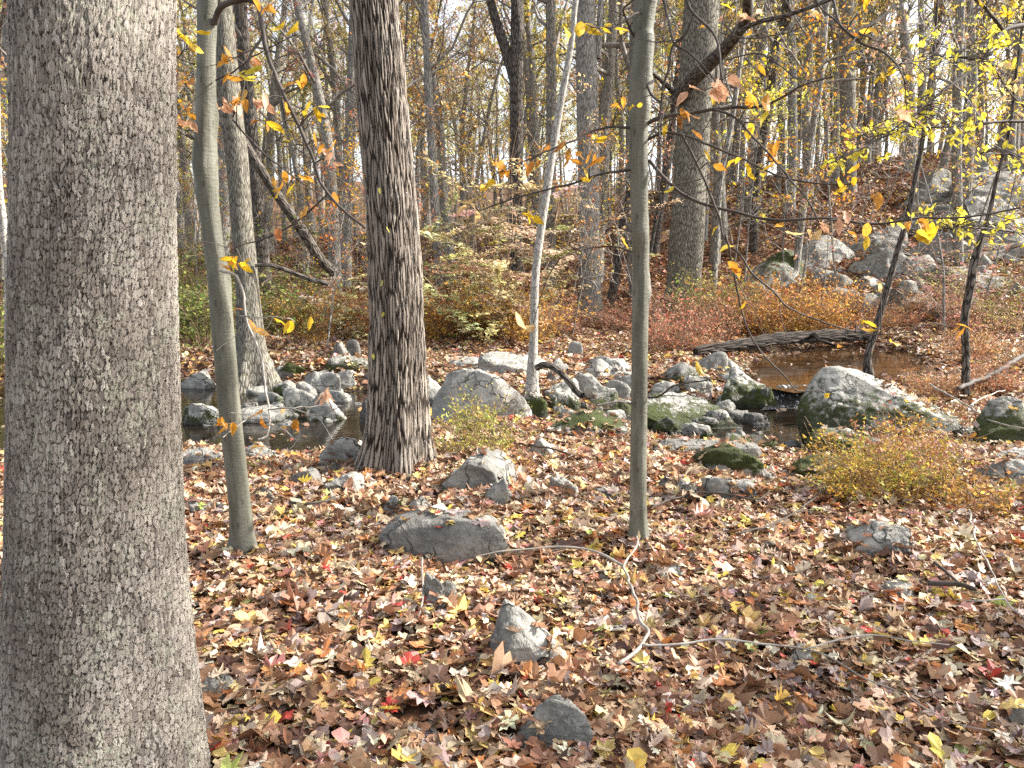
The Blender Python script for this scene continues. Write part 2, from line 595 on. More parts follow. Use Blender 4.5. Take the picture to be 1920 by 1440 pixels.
def rock_mat():
    m, nt, out = newmat('lichened_rock')
    g = NT(nt)
    tc = g.n('TexCoord').outputs['Object']
    moss = g.n('Attribute', attribute_name='moss').outputs['Fac']
    tone = g.n('Attribute', attribute_name='tone').outputs['Fac']
    wet = g.n('Attribute', attribute_name='wet').outputs['Fac']
    r = g.n('ObjectInfo').outputs['Random']
    offs = g.n('CombineXYZ', {0: g.math('MULTIPLY', r, 40), 1: g.math('MULTIPLY', r, 91)}).outputs[0]
    v = g.n('VectorMath', {0: tc, 1: offs}, operation='ADD').outputs[0]
    n1 = noise(g, v, 3.4, 6, .68, .5).outputs[0]
    n2 = noise(g, v, 16, 5, .65).outputs[0]
    n3 = noise(g, v, 90, 3, .6).outputs[0]
    crk = g.n('TexVoronoi', {'Vector': g.n('VectorMath', {0: v, 1: g.n('VectorMath', {0: noise(g, v, 5, 3).outputs['Color'], 'Scale': .35}, operation='SCALE').outputs[0]}, operation='ADD').outputs[0], 'Scale': 3.2}, feature='DISTANCE_TO_EDGE').outputs['Distance']
    st = noise(g, g.n('Mapping', {'Vector': v, 'Rotation': (.3, .25, 0), 'Scale': (1.5, 1.5, 22)}).outputs[0], 1, 4, .6, .6).outputs[0]
    dk = g.mix(tone, (.05, .048, .045), (.15, .146, .13))
    lt = g.mix(tone, (.17, .16, .145), (.48, .46, .40))
    c = g.mix(g.rng(n1, .32, .66), dk, lt)
    c = g.mix(g.rng(n2, .5, .64, 0, .8), c, (.05, .048, .042))
    c = g.mix(g.rng(g.math('ADD', n2, g.math('MULTIPLY', n3, .3)), .68, .8, 0, .55), c, g.mix(tone, (.24, .24, .215), (.46, .46, .415)))
    c = g.mix(g.rng(st, .52, .68, 0, .45), c, (.08, .074, .066))
    ck = g.math('MULTIPLY', g.rng(crk, 0, .035, 1, 0), g.rng(n1, .4, .6))
    c = g.mix(g.math('MULTIPLY', ck, .75), c, (.03, .027, .023))
    mm = g.rng(g.math('ADD', moss, g.math('MULTIPLY', g.math('SUBTRACT', n2, .5), .8)), .36, .52)
    mc = g.mix(g.rng(n3, .3, .7), (.022, .032, .008), (.085, .105, .018))
    mc = g.mix(g.rng(n1, .4, .65, 0, .6), mc, (.05, .045, .02))
    c = g.mix(mm, c, mc)
    c = g.mix(g.math('MULTIPLY', wet, .8), c, (.022, .02, .016))
    h = g.math('ADD', g.math('MULTIPLY', n1, .8), g.math('ADD', g.math('MULTIPLY', n2, .45), g.math('ADD', g.math('MULTIPLY', n3, .16), g.math('MULTIPLY', st, .35))))
    h = g.math('ADD', h, g.math('MULTIPLY', g.math('MULTIPLY', mm, n3), .5))
    h = g.math('SUBTRACT', h, g.math('MULTIPLY', ck, .6))
    p = g.n('BsdfPrincipled', {'Base Color': c, 'Roughness': g.rng(wet, 0, 1, .8, .25), 'Specular IOR Level': .3})
    b = g.n('Bump', {'Height': h, 'Distance': .045, 'Strength': .9})
    nt.links.new(b.outputs[0], p.inputs['Normal'])
    nt.links.new(p.outputs[0], out.inputs[0])
    return m


def ground_mat():
    m, nt, out = newmat('leaf_mould')
    g = NT(nt)
    tc = g.n('NewGeometry').outputs['Position']
    n0 = noise(g, tc, 5, 4, .6)
    off = g.n('VectorMath', {0: n0.outputs['Color'], 'Scale': .12}, operation='SCALE').outputs[0]
    v = g.n('VectorMath', {0: tc, 1: off}, operation='ADD').outputs[0]
    vo = g.n('TexVoronoi', {'Vector': v, 'Scale': 13.0}, voronoi_dimensions='3D')
    rc = g.n('SeparateColor', {0: vo.outputs['Color']}).outputs
    ramp = g.n('ValToRGB', {0: rc[0]})
    cr = ramp.color_ramp
    cr.interpolation = 'CONSTANT'
    stops = [(0, (.05, .028, .018)), (.2, (.13, .062, .035)), (.42, (.21, .10, .05)), (.62, (.30, .17, .09)), (.8, (.40, .27, .16)), (.92, (.48, .3, .07))]
    while len(cr.elements) < len(stops):
        cr.elements.new(.5)
    for e, (p_, c_) in zip(cr.elements, stops):
        e.position = p_
        e.color = c_ + (1,)
    big = noise(g, tc, .35, 4, .6).outputs[0]
    c = g.mix(g.rng(big, .35, .7, 0, .45), ramp.outputs[0], (.10, .055, .035))
    c = g.mix(g.rng(vo.outputs['Distance'], .25, .6, 0, .6), c, (.03, .018, .012))
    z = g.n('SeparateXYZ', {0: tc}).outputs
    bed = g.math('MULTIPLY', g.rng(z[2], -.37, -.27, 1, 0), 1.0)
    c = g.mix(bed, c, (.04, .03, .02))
    h = g.math('ADD', g.math('MULTIPLY', rc[1], .6), vo.outputs['Distance'])
    p = g.n('BsdfPrincipled', {'Base Color': c, 'Roughness': .85, 'Specular IOR Level': .2})
    b = g.n('Bump', {'Height': h, 'Distance': .04, 'Strength': 1.0})
    nt.links.new(b.outputs[0], p.inputs['Normal'])
    nt.links.new(p.outputs[0], out.inputs[0])
    return m


def water_mat(name, col, bump=.004, rough=.03, scale=6.0, foam=0.0):
    m, nt, out = newmat(name)
    g = NT(nt)
    tc = g.n('NewGeometry').outputs['Position']
    v = g.n('Mapping', {'Vector': tc, 'Scale': (1, 1.6, 1)}).outputs[0]
    n1 = noise(g, v, scale, 3, .5, .4).outputs[0]
    n2 = noise(g, v, 2.1, 3, .5).outputs[0]
    c = g.mix(g.rng(n2, .35, .7), col, [k * 2.2 for k in col])
    if foam:
        nf = noise(g, g.n('Mapping', {'Vector': tc, 'Scale': (26, 5, 26)}).outputs[0], 1, 4, .7).outputs[0]
        c = g.mix(g.rng(nf, .56, .66, 0, foam), c, (.75, .78, .8))
    p = g.n('BsdfPrincipled', {'Base Color': c, 'Roughness': rough, 'Specular IOR Level': .5, 'IOR': 1.33})
    b = g.n('Bump', {'Height': n1, 'Distance': bump, 'Strength': 1.0})
    nt.links.new(b.outputs[0], p.inputs['Normal'])
    nt.links.new(p.outputs[0], out.inputs[0])
    return m


M_LEAF = leaf_mat('fallen_leaf', .2, .5, .4)
M_LEAFB = leaf_mat('hanging_leaf', .5, .5, .35)
M_LEAFF = leaf_mat('canopy_leaf', .55, .6, .25, objvar=.12)
M_SHRUB = leaf_mat('shrub_leaf', .4, .6, .25, objvar=.06)
M_TWIG = twig_mat('grey_twig', (.15, .13, .11), (.30, .275, .245))
M_TWIGD = twig_mat('dark_twig', (.035, .027, .022), (.085, .07, .058))
M_TWIGP = twig_mat('pale_twig', (.19, .17, .145), (.36, .335, .295))
M_STEM = twig_mat('brown_stem', (.16, .10, .06), (.34, .24, .16))
M_PLATE = bark_mat('flaky_plate_bark', .0098, .024, .0062, (.045, .038, .031), (.175, .150, .126), (.42, .38, .33), (.38, .39, .30), .6, 1.5, True, .12, .62, .3, blocky=True)
M_FURROW = bark_mat('furrowed_bark', .026, .27, .013, (.016, .011, .008), (.088, .062, .046), (.36, .315, .265), (.36, .34, .3), .4, 1.0, True, .3, .55, .35)
M_RIDGE = bark_mat('ridged_bark', .035, .16, .012, (.06, .052, .042), (.16, .142, .113), (.34, .315, .265), (.28, .29, .17), .5, 1.0, False, .3, .5, .2)
M_GREY = bark_mat('grey_bark', .045, .22, .009, (.11, .10, .087), (.21, .192, .166), (.39, .365, .32), (.38, .38, .33), .4, 1.0, False, .3, .5, .2, objvar=.22)
M_DARK = bark_mat('dark_bark', .04, .2, .012, (.025, .02, .016), (.085, .07, .058), (.2, .175, .15), None, 0, 1.0, False, .3, .5, .2)
M_PALE = bark_mat('pale_bark', .06, .09, .004, (.12, .105, .09), (.26, .245, .215), (.46, .44, .40), None, 0, .6, False, .12, .5)
M_LOG = bark_mat('weathered_log_bark', .04, .5, .03, (.012, .01, .008), (.04, .03, .024), (.10, .08, .066), None, 0, 1.0, True, .3, .4, .3)
M_BEECH = beech_mat()
M_ROCK = rock_mat()
M_GROUND = ground_mat()
M_WATER = water_mat('pool_water', (.008, .006, .004), .003, .02, 7.0)
M_WATERU = water_mat('upper_pool_water', (.03, .016, .007), .002, .05, 5.0)
M_RIF = water_mat('riffle_water', (.03, .028, .026), .03, .08, 16.0, .8)

# ------------------------------------------------------------------ ground sheet
ys = np.concatenate([np.arange(-10, 1.0, .5), 1.0 * 1.0125 ** np.arange(0, 445)])
ys = ys[ys < 260]
us = np.linspace(-1, 1, 520)
us = np.sign(us) * np.abs(us) ** 1.25
YY, UU = np.meshgrid(ys, us, indexing='ij')
XX = UU * (np.maximum(YY, 0) * 1.15 + 9)
ZZ = height(XX, YY)
mb = MB()
nr, nc = YY.shape
i = (np.arange(nr - 1)[:, None] * nc + np.arange(nc - 1)[None]).ravel()
mb.add(np.stack([XX, YY, ZZ], -1).reshape(-1, 3), np.stack([i, i + 1, i + nc + 1, i + nc], -1))
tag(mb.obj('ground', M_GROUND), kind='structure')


def water_sheet(name, P, z, mat, grow):
    c = P.mean(0)
    n = len(P)
    mb = MB()
    d = P - c
    L = np.linalg.norm(d, axis=1)[:, None]
    O = c + d * (L + grow) / L
    mb.add(np.concatenate([np.c_[O, np.full(n, z)], [[c[0], c[1], z]]]), None,
           [(n, k, (k + 1) % n) for k in range(n)])
    return tag(mb.obj(name, mat), kind='structure')


# star-shaped enough sheets lying just under the banks
LP = np.array([[-16, 7.2], [-3.5, 6.6], [0.3, 7.2], [0.6, 10.5], [-0.8, 12.6], [-5, 13.2], [-16, 13.5]])
water_sheet('stream_water', LP, ZL, M_WATER, 0)
water_sheet('pool_water', np.array([[0.1, 8.2], [1.5, 7.0], [3.4, 6.8], [5.2, 7.5], [5.0, 9.6], [4.1, 11.2], [2.6, 11.3], [0.3, 10.2]]), ZL, M_WATER, 0)
water_sheet('upper_pool_water', POOL_U, ZU, M_WATERU, .35)
mb = MB()
rp, _ = resample(np.c_[RIF, [ZU + .004, -.2, ZL + .004]], [1, 1, 1], 14)
for k in range(14):
    rp[k, 2] = ZU + .006 + (ZL - ZU) * sstep(.1, .9, k / 13.0)
ac = np.linspace(-.5, .5, 9)
G = rp[:, None] + np.stack([ac, ac * .25, np.zeros(9)], -1)[None] * .9
G[..., 2] += .02 * fbm(G * 6, 2, 4)
i = (np.arange(13)[:, None] * 9 + np.arange(8)[None]).ravel()
mb.add(G.reshape(-1, 3), np.stack([i, i + 1, i + 10, i + 9], -1))
tag(mb.obj('riffle_water', M_RIF), kind='structure')

# ------------------------------------------------------------------ rocks
import bmesh


def ico(sub):
    b = bmesh.new()
    bmesh.ops.create_icosphere(b, subdivisions=sub, radius=1)
    b.verts.ensure_lookup_table()
    V = np.array([v.co[:] for v in b.verts])
    T = np.array([[v.index for v in f.verts] for f in b.faces])
    b.free()
    return V, T


ICO = {k: ico(k) for k in (3, 4, 5, 6)}
ROCK_BV, ROCK_BT, rock_off = [], [], 0


def rock_mesh(W, D, Hh, seed, k=3.8, cuts=5, prof=None, amp=.13, moss=0., tone=.6, wet=0., sub=5, bury=.5, yaw=0., mossy_top=False):
    rng = np.random.default_rng(seed)
    cuts += 2
    V, T = ICO[sub]
    p = V.copy()
    s = (np.abs(p) ** k).sum(1) ** (1 / k)
    p = p / s[:, None]
    for _ in range(cuts):
        n = rng.normal(size=3)
        n[2] = abs(n[2]) * .9
        n /= np.linalg.norm(n)
        d = rng.uniform(.5, .85)
        ex = np.maximum(p @ n - d, 0)
        p = p - n[None] * (ex * .92)[:, None]
    p += V * (fbm(p * 1.3 + seed, 4, seed) * amp)[:, None]
    p += V * (np.abs(fbm(p * 4.2 + seed * 3, 3, seed + 5)) * -amp * .4)[:, None]
    st_ = np.abs(vnoise(np.stack([p[:, 0] * .8 + p[:, 2] * 2.2 + seed, p[:, 1] * .8, p[:, 2] * 3.5 + p[:, 0] * .9], -1), seed + 31))
    p -= V * (np.clip(.16 - st_, 0, 1) * amp * 1.6)[:, None]
    p += V * (fbm(p * 11, 2, seed + 8) * amp * .16)[:, None]
    p[:, 0] /= np.abs(p[:, 0]).max()
    p[:, 1] /= np.abs(p[:, 1]).max()
    zt = p[:, 2]
    if prof is not None:
        x = p[:, 0] * .5 + .5
        xs = np.linspace(0, 1, len(prof))
        zt = np.where(zt > 0, zt * np.interp(x, xs, prof), zt)
    zt = np.where(zt > 0, zt / max(zt.max(), .01) * Hh, zt * (bury * Hh + .06))
    hf = np.clip(zt / Hh, 0, 1)
    if yaw:
        c_, s_ = math.cos(yaw), math.sin(yaw)
        p[:, :2] = p[:, :2] @ np.array([[c_, s_], [-s_, c_]])
        p[:, 0] /= np.abs(p[:, 0]).max()
    vis = hf > .14
    x0, x1 = p[vis, 0].min(), p[vis, 0].max()
    p[:, 0] = (p[:, 0] - (x0 + x1) / 2) / (x1 - x0) * 2
    P = np.stack([p[:, 0] * W / 2, p[:, 1] * D / 2, zt], -1)
    mv = moss * (.95 - .55 * hf) + .12 * fbm(P * 3 / max(W, .2), 3, seed)
    if mossy_top:
        mv = moss * (.35 + .5 * sstep(.1, .6, hf)) + .15 * fbm(P * 4 / max(W, .2), 3, seed)
    if moss == 0:
        mv = mv * 0 - .5
    wv = wet * (1 - sstep(.08, .42, hf + .1 * fbm(P * 5 / max(W, .2), 2, seed)))
    mb = MB()
    mb.add(P, None, T)
    mb.extra = {'moss': mv, 'tone': np.full(len(P), tone), 'wet': wv}
    return mb


def put_rock(name, xl, xr, yt, yb, label, seed, cat='rock', group=None, dr=.85, lift=.02, wid=1., **kw):
    global rock_off
    xc = (xl + xr) / 2
    C = on_ground(xc, yb)
    t = depth(C)
    W = (xr - xl) * t / F * wid
    D = W * dr
    cy = C[1] + D * .42
    top = at(xc, yt, cy)
    zc = surf(C[0], C[1])
    Hh = max(top[2] - zc, .13 * W)
    sub = kw.pop('sub', 6 if (xr - xl) > 150 else 5 if (xr - xl) > 45 else 4)
    mb = rock_mesh(W * 1.04, D, Hh, seed, sub=sub, **kw)
    o = mb.obj(name, M_ROCK)
    o.location = (C[0] * cy / C[1], cy, zc + (lift if zc > ZL + .03 else -.015))
    tag(o, label, cat, group)
    ROCK_BV.append(np.concatenate(mb.V) + np.array(o.location)[None])
    ROCK_BT.append(mb.T[0] + rock_off)
    rock_off += len(mb.V[0])
    return o


ROCKS = [
    # name xl xr yt yb label opts
    ('boulder', 716, 953, 968, 1046, 'long smooth grey boulder shaped like a loaf lying in the leaf litter', dict(prof=[.85, 1, 1, 1, .98, .95, .8], k=3.6, cuts=-2, amp=.05, tone=.28, dr=.55)),
    ('rock', 916, 1052, 1143, 1243, 'pointed triangular rock with pale lichen standing in the leaves', dict(prof=[.25, .8, 1, .8, .55, .38, .2], k=3, cuts=4, amp=.09, tone=.6, dr=.6)),
    ('rock', 975, 1108, 1322, 1398, 'low wedge-shaped grey rock in the leaves at the bottom edge', dict(prof=[.85, 1, .97, .9, .8, .65, .5], cuts=1, tone=.66, dr=.6)),
    ('rock', 790, 858, 1085, 1146, 'small jagged lichen-spotted rock in leaves behind the pointed rock', dict(prof=[.8, 1, .8, .7, .5], cuts=7, amp=.2, tone=.72)),
    ('stone', 386, 436, 1268, 1306, 'small bluish white stone against the foot of the big flaky trunk', dict(cuts=6, amp=.18, tone=.85)),
    ('rock', 1560, 1712, 980, 1044, 'angular pale rock at the foot of the orange-brown shrub', dict(prof=[.6, .75, .9, 1, 1, .7, .35], cuts=4, amp=.1, tone=.6)),
    ('boulder', 832, 968, 850, 916, 'rounded grey boulder right of the dark furrowed trunk, leaves heaped behind', dict(prof=[.4, .75, 1, 1, .85, .5], cuts=2, amp=.08, tone=.5)),
    ('stone', 896, 962, 898, 938, 'small pale chunk of stone in front of the rounded grey boulder', dict(cuts=5, amp=.15, tone=.6, prof=[.3, .6, .9, 1, .8])),
    ('stone', 610, 682, 890, 922, 'low grey stone left of the dark trunk, on leaves', dict(cuts=4, tone=.5)),
    ('stone', 528, 602, 881, 909, 'dark flat stone on leaves near the pool', dict(cuts=4, tone=.12)),
    ('rock', 600, 692, 826, 872, 'pale rounded rock on the pool edge touching the dark trunk', dict(prof=[.4, .8, 1, 1, .85, .6], cuts=2, tone=.85)),
    ('rock', 458, 522, 831, 862, 'pale low rock at the near pool edge beside the leaning beech', dict(cuts=3, tone=.85, moss=.35)),
    ('rock', 348, 414, 845, 872, 'flat grey rock at the pool edge between the two leftmost trunks', dict(cuts=3, tone=.6)),
    ('rock', 348, 408, 936, 966, 'flat olive-grey slab in leaves right of the big flaky trunk', dict(cuts=3, tone=.4, moss=.45)),
    ('stone', 470, 520, 918, 936, 'flat greenish stone in leaves right of the leaning beech', dict(cuts=3, tone=.4, moss=.45)),
    ('rock', 988, 1046, 821, 854, 'pale cream rock at the right end of the yellow-green shrub', dict(cuts=4, tone=.9, prof=[.5, .9, 1, .8, .5])),
    ('boulder', 1036, 1182, 776, 816, 'low mossy dome at the stream edge left of the upright beech', dict(prof=[.3, .7, 1, 1, .8, .5], cuts=1, amp=.06, tone=.6, moss=.75, wet=.5, mossy_top=True)),
    ('rock', 1222, 1320, 894, 926, 'flat grey ledge sunk in leaves right of the upright beech', dict(cuts=3, tone=.5)),
    ('rock', 1312, 1412, 893, 925, 'flat grey ledge, right neighbour of the ledge by the upright beech', dict(cuts=3, tone=.55)),
    ('rock', 1298, 1426, 836, 888, 'bright green mossy flat rock with a pale rim at the pool', dict(cuts=3, tone=.9, moss=1.0, prof=[.5, .8, .9, 1, 1], mossy_top=True)),
    ('rock', 1488, 1612, 862, 902, 'green mossy slab behind the orange-brown shrub', dict(cuts=3, moss=1.1, tone=.7, prof=[.5, .8, 1, 1, .9], mossy_top=True)),
    ('rock', 1518, 1652, 814, 862, 'dark rounded mossy rock at the near side of the right pool', dict(cuts=2, amp=.08, moss=.95, tone=.8, wet=.9, prof=[.6, .95, 1, .9, .55])),
    ('boulder', 1512, 1800, 698, 820, 'big pale dome boulder with mossy foot beside the little riffle', dict(prof=[.6, .92, 1, 1, .93, .8, .66, .5], wid=1.05, cuts=1, amp=.06, tone=.95, moss=.66, wet=.6, dr=.7)),
    ('boulder', 1350, 1432, 684, 764, 'pale pointed boulder with dark foot between the two pools', dict(prof=[.7, 1, .98, .8, .6, .5], cuts=5, tone=.95, moss=.6, wet=.9, amp=.1)),
    ('rock', 1392, 1454, 722, 768, 'black mossy lump against the pale pointed boulder', dict(cuts=3, tone=.1, moss=.85, wet=1.)),
    ('boulder', 1200, 1358, 735, 802, 'broad pale boulder with green moss skirt right of the upright beech', dict(prof=[.9, 1, .95, .85, .75, .5], cuts=2, amp=.07, tone=.8, moss=.72, wet=.6)),
    ('boulder', 1212, 1292, 714, 752, 'grey dome resting behind the broad moss-skirted boulder', dict(cuts=2, tone=.55, amp=.06, prof=[.6, .95, 1, .9, .6], moss=.45)),
    ('rock', 1285, 1332, 706, 734, 'bright pale rock behind the grey dome by the upright beech', dict(cuts=3, tone=1.)),
    ('rock', 1222, 1284, 781, 814, 'black wet mossy rock just under the broad moss-skirted boulder', dict(cuts=3, moss=.8, tone=.15, wet=1.)),
    ('rock', 1286, 1346, 778, 803, 'black wet rock under the right end of the moss-skirted boulder', dict(cuts=3, moss=.75, tone=.15, wet=1.)),
    ('rock', 1284, 1336, 791, 822, 'rough pale stone among leaves at the pool edge below black rocks', dict(cuts=6, amp=.2, tone=.85, moss=.5)),
    ('rock', 1224, 1420, 836, 852, 'long dark plank-like slab of rock at the pool edge', dict(cuts=3, tone=.25, k=4, dr=.35, moss=.5, amp=.06)),
    ('stone', 1362, 1404, 766, 788, 'small grey stone in the right pool, farther of two', dict(cuts=3, tone=.3, wet=.7)),
    ('stone', 1396, 1440, 772, 798, 'small dark wet stone in the right pool, nearer of two', dict(cuts=3, tone=.12, wet=.9)),
    ('stone', 1454, 1500, 822, 844, 'small round stone standing in the near end of right pool', dict(cuts=1, tone=.5, moss=.45, wet=.8)),
    ('stone', 1524, 1572, 809, 828, 'low bluish stone in water at the foot of the pale dome boulder', dict(cuts=3, tone=.4, wet=.6)),
    ('boulder', 816, 986, 694, 792, 'big white-grey boulder rising behind the yellow-green shrub', dict(prof=[.45, .75, .9, 1, 1, .95, .9, .7], cuts=3, amp=.08, tone=1., dr=.7)),
    ('boulder', 904, 1022, 662, 698, 'long flat-topped pale boulder left of the white leaning sapling', dict(k=3.5, cuts=3, tone=.85, amp=.1, prof=[.8, 1, 1, .95, .9])),
    ('rock', 838, 912, 671, 690, 'low pale ledge on the far bank right of the dark trunk', dict(cuts=3, tone=.95)),
    ('rock', 790, 832, 702, 756, 'pale-topped rock over black water touching the dark trunk', dict(cuts=3, tone=.9, wet=.9, prof=[1, 1, .9, .6])),
    ('rock', 1098, 1188, 674, 704, 'white flat rock on the far side left of the upright beech', dict(cuts=3, tone=1., prof=[.3, .8, 1, .95, .8])),
    ('rock', 1022, 1082, 712, 748, 'pale rock under the broken arching branch', dict(cuts=4, tone=.85)),
    ('rock', 1076, 1132, 702, 738, 'pale rock right of the broken arching branch', dict(cuts=3, tone=.9)),
    ('rock', 972, 1022, 738, 776, 'small mossy rock at the foot of the white leaning sapling', dict(cuts=2, moss=.8, tone=.7, wet=.5)),
    ('rock', 1130, 1188, 748, 784, 'dark mossy rock in the water left of the upright beech', dict(cuts=2, moss=.9, tone=.3, wet=.9)),
    ('rock', 1162, 1206, 702, 738, 'cream rock peeping out left of the upright beech', dict(cuts=3, tone=.95)),
    ('stone', 1064, 1092, 641, 666, 'small grey stone on the far bank left of the stout trunk', dict(cuts=3, tone=.5)),
    ('boulder', 586, 642, 734, 790, 'white egg-shaped boulder mirrored in the dark left pool', dict(cuts=2, amp=.06, tone=1., moss=.45, prof=[.8, 1, 1, .9])),
    ('rock', 536, 604, 722, 778, 'sloping pale rock left of the white mirrored boulder', dict(cuts=4, tone=.75, moss=.4)),
    ('rock', 556, 592, 713, 742, 'small pinkish grey rock atop the sloping pale rock', dict(cuts=4, tone=.7)),
    ('boulder', 572, 640, 692, 736, 'knobbly lichened boulder behind the white mirrored boulder', dict(cuts=5, tone=.75, amp=.18)),
    ('rock', 622, 668, 696, 724, 'flat grey rock behind and right of the knobbly boulder', dict(cuts=3, tone=.55)),
    ('rock', 498, 562, 710, 744, 'dark sloping mossy rock at the root of the streamside trunk', dict(cuts=3, moss=.6, tone=.4, wet=.7, prof=[.3, .7, .9, 1, .6])),
    ('rock', 454, 552, 759, 792, 'low rock bar with yellow lichen in the left pool', dict(cuts=3, tone=.65, moss=.4, wet=.6)),
    ('boulder', 346, 416, 751, 798, 'mossy pale rock in the left pool right of the big flaky trunk', dict(cuts=2, tone=.85, moss=.6, wet=.9, prof=[.7, .9, 1, .9])),
    ('rock', 344, 404, 688, 728, 'slanting pale slab at the far edge of the left pool', dict(cuts=3, tone=.6, prof=[.3, .5, .8, 1, 1])),
    ('boulder', 620, 656, 641, 672, 'dark grey round boulder on the far bank, left one of a touching pair', dict(cuts=2, tone=.2, amp=.06)),
    ('boulder', 650, 676, 637, 668, 'dark boulder split from its twin on the far bank, right one', dict(cuts=3, tone=.15, amp=.06)),
    ('rock', 612, 702, 668, 692, 'long low mossy rock left of the dark trunk on the far bank', dict(cuts=3, moss=.7, tone=.5)),
    ('rock', 520, 584, 680, 702, 'low mossy rock beside the streamside trunk roots', dict(cuts=3, moss=.9, tone=.5, mossy_top=True)),
    ('rock', 676, 708, 742, 792, 'black wet rock in the pool half behind the dark trunk', dict(cuts=2, tone=.05, wet=1.)),
    ('boulder', 1816, 1960, 748, 832, 'dark green mossy boulder with pale back at the right edge', dict(cuts=3, moss=.85, tone=.7, wet=.5, prof=[.4, .7, .95, 1, 1, .8])),
    ('rock', 1846, 1950, 868, 908, 'pale grey rock low at right edge below the dark mossy boulder', dict(cuts=3, tone=.75, moss=.4)),
    ('rock', 1866, 1950, 846, 872, 'flat pale rock at right edge, between two larger rocks', dict(cuts=3, tone=.85, moss=.5)),
    ('stone', 1028, 1082, 899, 923, 'small dark grey stone in leaves left of the upright beech', dict(cuts=5, tone=.35, amp=.15)),
    ('stone', 1100, 1172, 922, 938, 'low blackish stone in leaves touching the upright beech', dict(cuts=4, tone=.1)),
    ('stone', 748, 806, 936, 964, 'grey stone with leaves behind the loaf-shaped boulder', dict(cuts=4, tone=.55)),
    ('stone', 716, 752, 934, 958, 'small grey stone left of the one behind the loaf-shaped boulder', dict(cuts=4, tone=.5)),
    ('stone', 1222, 1290, 1063, 1084, 'white lichen-covered stone flush with the leaves by the upright beech', dict(cuts=5, tone=1., amp=.15)),
    ('stone', 1655, 1712, 1094, 1120, 'whitish stone in the leaves below the angular pale rock', dict(cuts=5, tone=.95)),
    ('stone', 1484, 1520, 1214, 1240, 'small grey-green stone touching the long fallen twig', dict(cuts=4, tone=.55, prof=[.5, .9, 1, .8])),
    ('stone', 1892, 1930, 1326, 1356, 'grey stone cut by the right edge of the picture, low down', dict(cuts=4, tone=.6)),
    # hillside
    ('boulder', 1770, 1960, 322, 404, 'long grey rock ledge at the right edge under the highest rocks', dict(cuts=5, tone=.42, amp=.14, k=5, dr=.6, prof=[.5, .8, .9, 1, 1])),
    ('boulder', 1800, 1970, 408, 486, 'stepped grey ledge at right edge, behind the pale-yellow leaves', dict(cuts=5, tone=.38, amp=.14, k=5, dr=.6, prof=[.6, .7, 1, .9, 1])),
    ('boulder', 1712, 1812, 440, 492, 'angular grey block below the broken hillside ledge', dict(cuts=6, tone=.45, amp=.14, k=5)),
    ('boulder', 1600, 1700, 424, 474, 'fissured pale block above the upright hillside slab', dict(cuts=6, tone=.55, amp=.14, k=5)),
    ('boulder', 1760, 1870, 500, 548, 'low dark ledge near right edge behind the pink-leaved bush', dict(cuts=5, tone=.3, amp=.12, k=5)),
    ('boulder', 1704, 1800, 318, 388, 'large dark grey slabby boulder high on the right hillside', dict(cuts=5, tone=.3, prof=[.35, .7, .9, 1, 1, .9], amp=.1)),
    ('boulder', 1706, 1782, 384, 442, 'broken grey ledge below the large slabby hillside boulder', dict(cuts=6, tone=.35, amp=.16)),
    ('boulder', 1786, 1880, 372, 436, 'grey outcrop right of the broken hillside ledge', dict(cuts=6, tone=.4, amp=.16)),
    ('boulder', 1798, 1862, 284, 340, 'dark block of rock highest on the right hillside', dict(cuts=5, tone=.3)),
    ('boulder', 1856, 1940, 288, 344, 'grey rock at the top right edge of the hillside', dict(cuts=5, tone=.4)),
    ('boulder', 1478, 1580, 444, 502, 'fractured grey outcrop left on the hillside', dict(cuts=7, tone=.5, amp=.12, prof=[.5, .8, 1, .95, .6])),
    ('boulder', 1410, 1496, 472, 540, 'slanting mossy outcrop falling left beside the fractured outcrop', dict(cuts=3, tone=.55, moss=.6, prof=[.2, .45, .7, .95, 1], mossy_top=True)),
    ('boulder', 1616, 1694, 468, 526, 'upright pale slab of rock in the middle of the hillside', dict(cuts=5, tone=.62, k=3.5, prof=[.9, 1, 1, .9])),
    ('rock', 1690, 1742, 480, 520, 'grey rock right of the upright hillside slab', dict(cuts=5, tone=.5)),
    ('rock', 1726, 1776, 498, 528, 'pale blocky rock second to the right of the upright hillside slab', dict(cuts=5, tone=.62)),
    ('rock', 1526, 1558, 505, 528, 'small grey rock below the fractured outcrop', dict(cuts=5, tone=.4)),
    ('rock', 1558, 1596, 514, 538, 'small pale rock in the hillside leaves left of upright slab', dict(cuts=5, tone=.6)),
    ('rock', 1546, 1608, 540, 578, 'dark rock at the foot of the boulder field behind orange ferns', dict(cuts=4, tone=.25)),
    ('rock', 1608, 1652, 553, 588, 'pale upright stone at the foot of the boulder field', dict(cuts=4, tone=.6)),
    ('rock', 1638, 1692, 544, 582, 'dark stone right of the pale stone in the boulder field', dict(cuts=4, tone=.2)),
    ('rock', 1612, 1664, 520, 540, 'flat grey stone below the upright hillside slab', dict(cuts=4, tone=.5)),
    ('rock', 1684, 1744, 560, 586, 'low grey stone left of the rust-coloured bush', dict(cuts=4, tone=.5)),
    ('rock', 1680, 1722, 528, 550, 'middling grey stone in the boulder field near the slim leaning sapling', dict(cuts=4, tone=.5)),
    ('rock', 1396, 1452, 532, 562, 'grey ledge at the bottom of the slanting mossy outcrop', dict(cuts=4, tone=.5)),
]
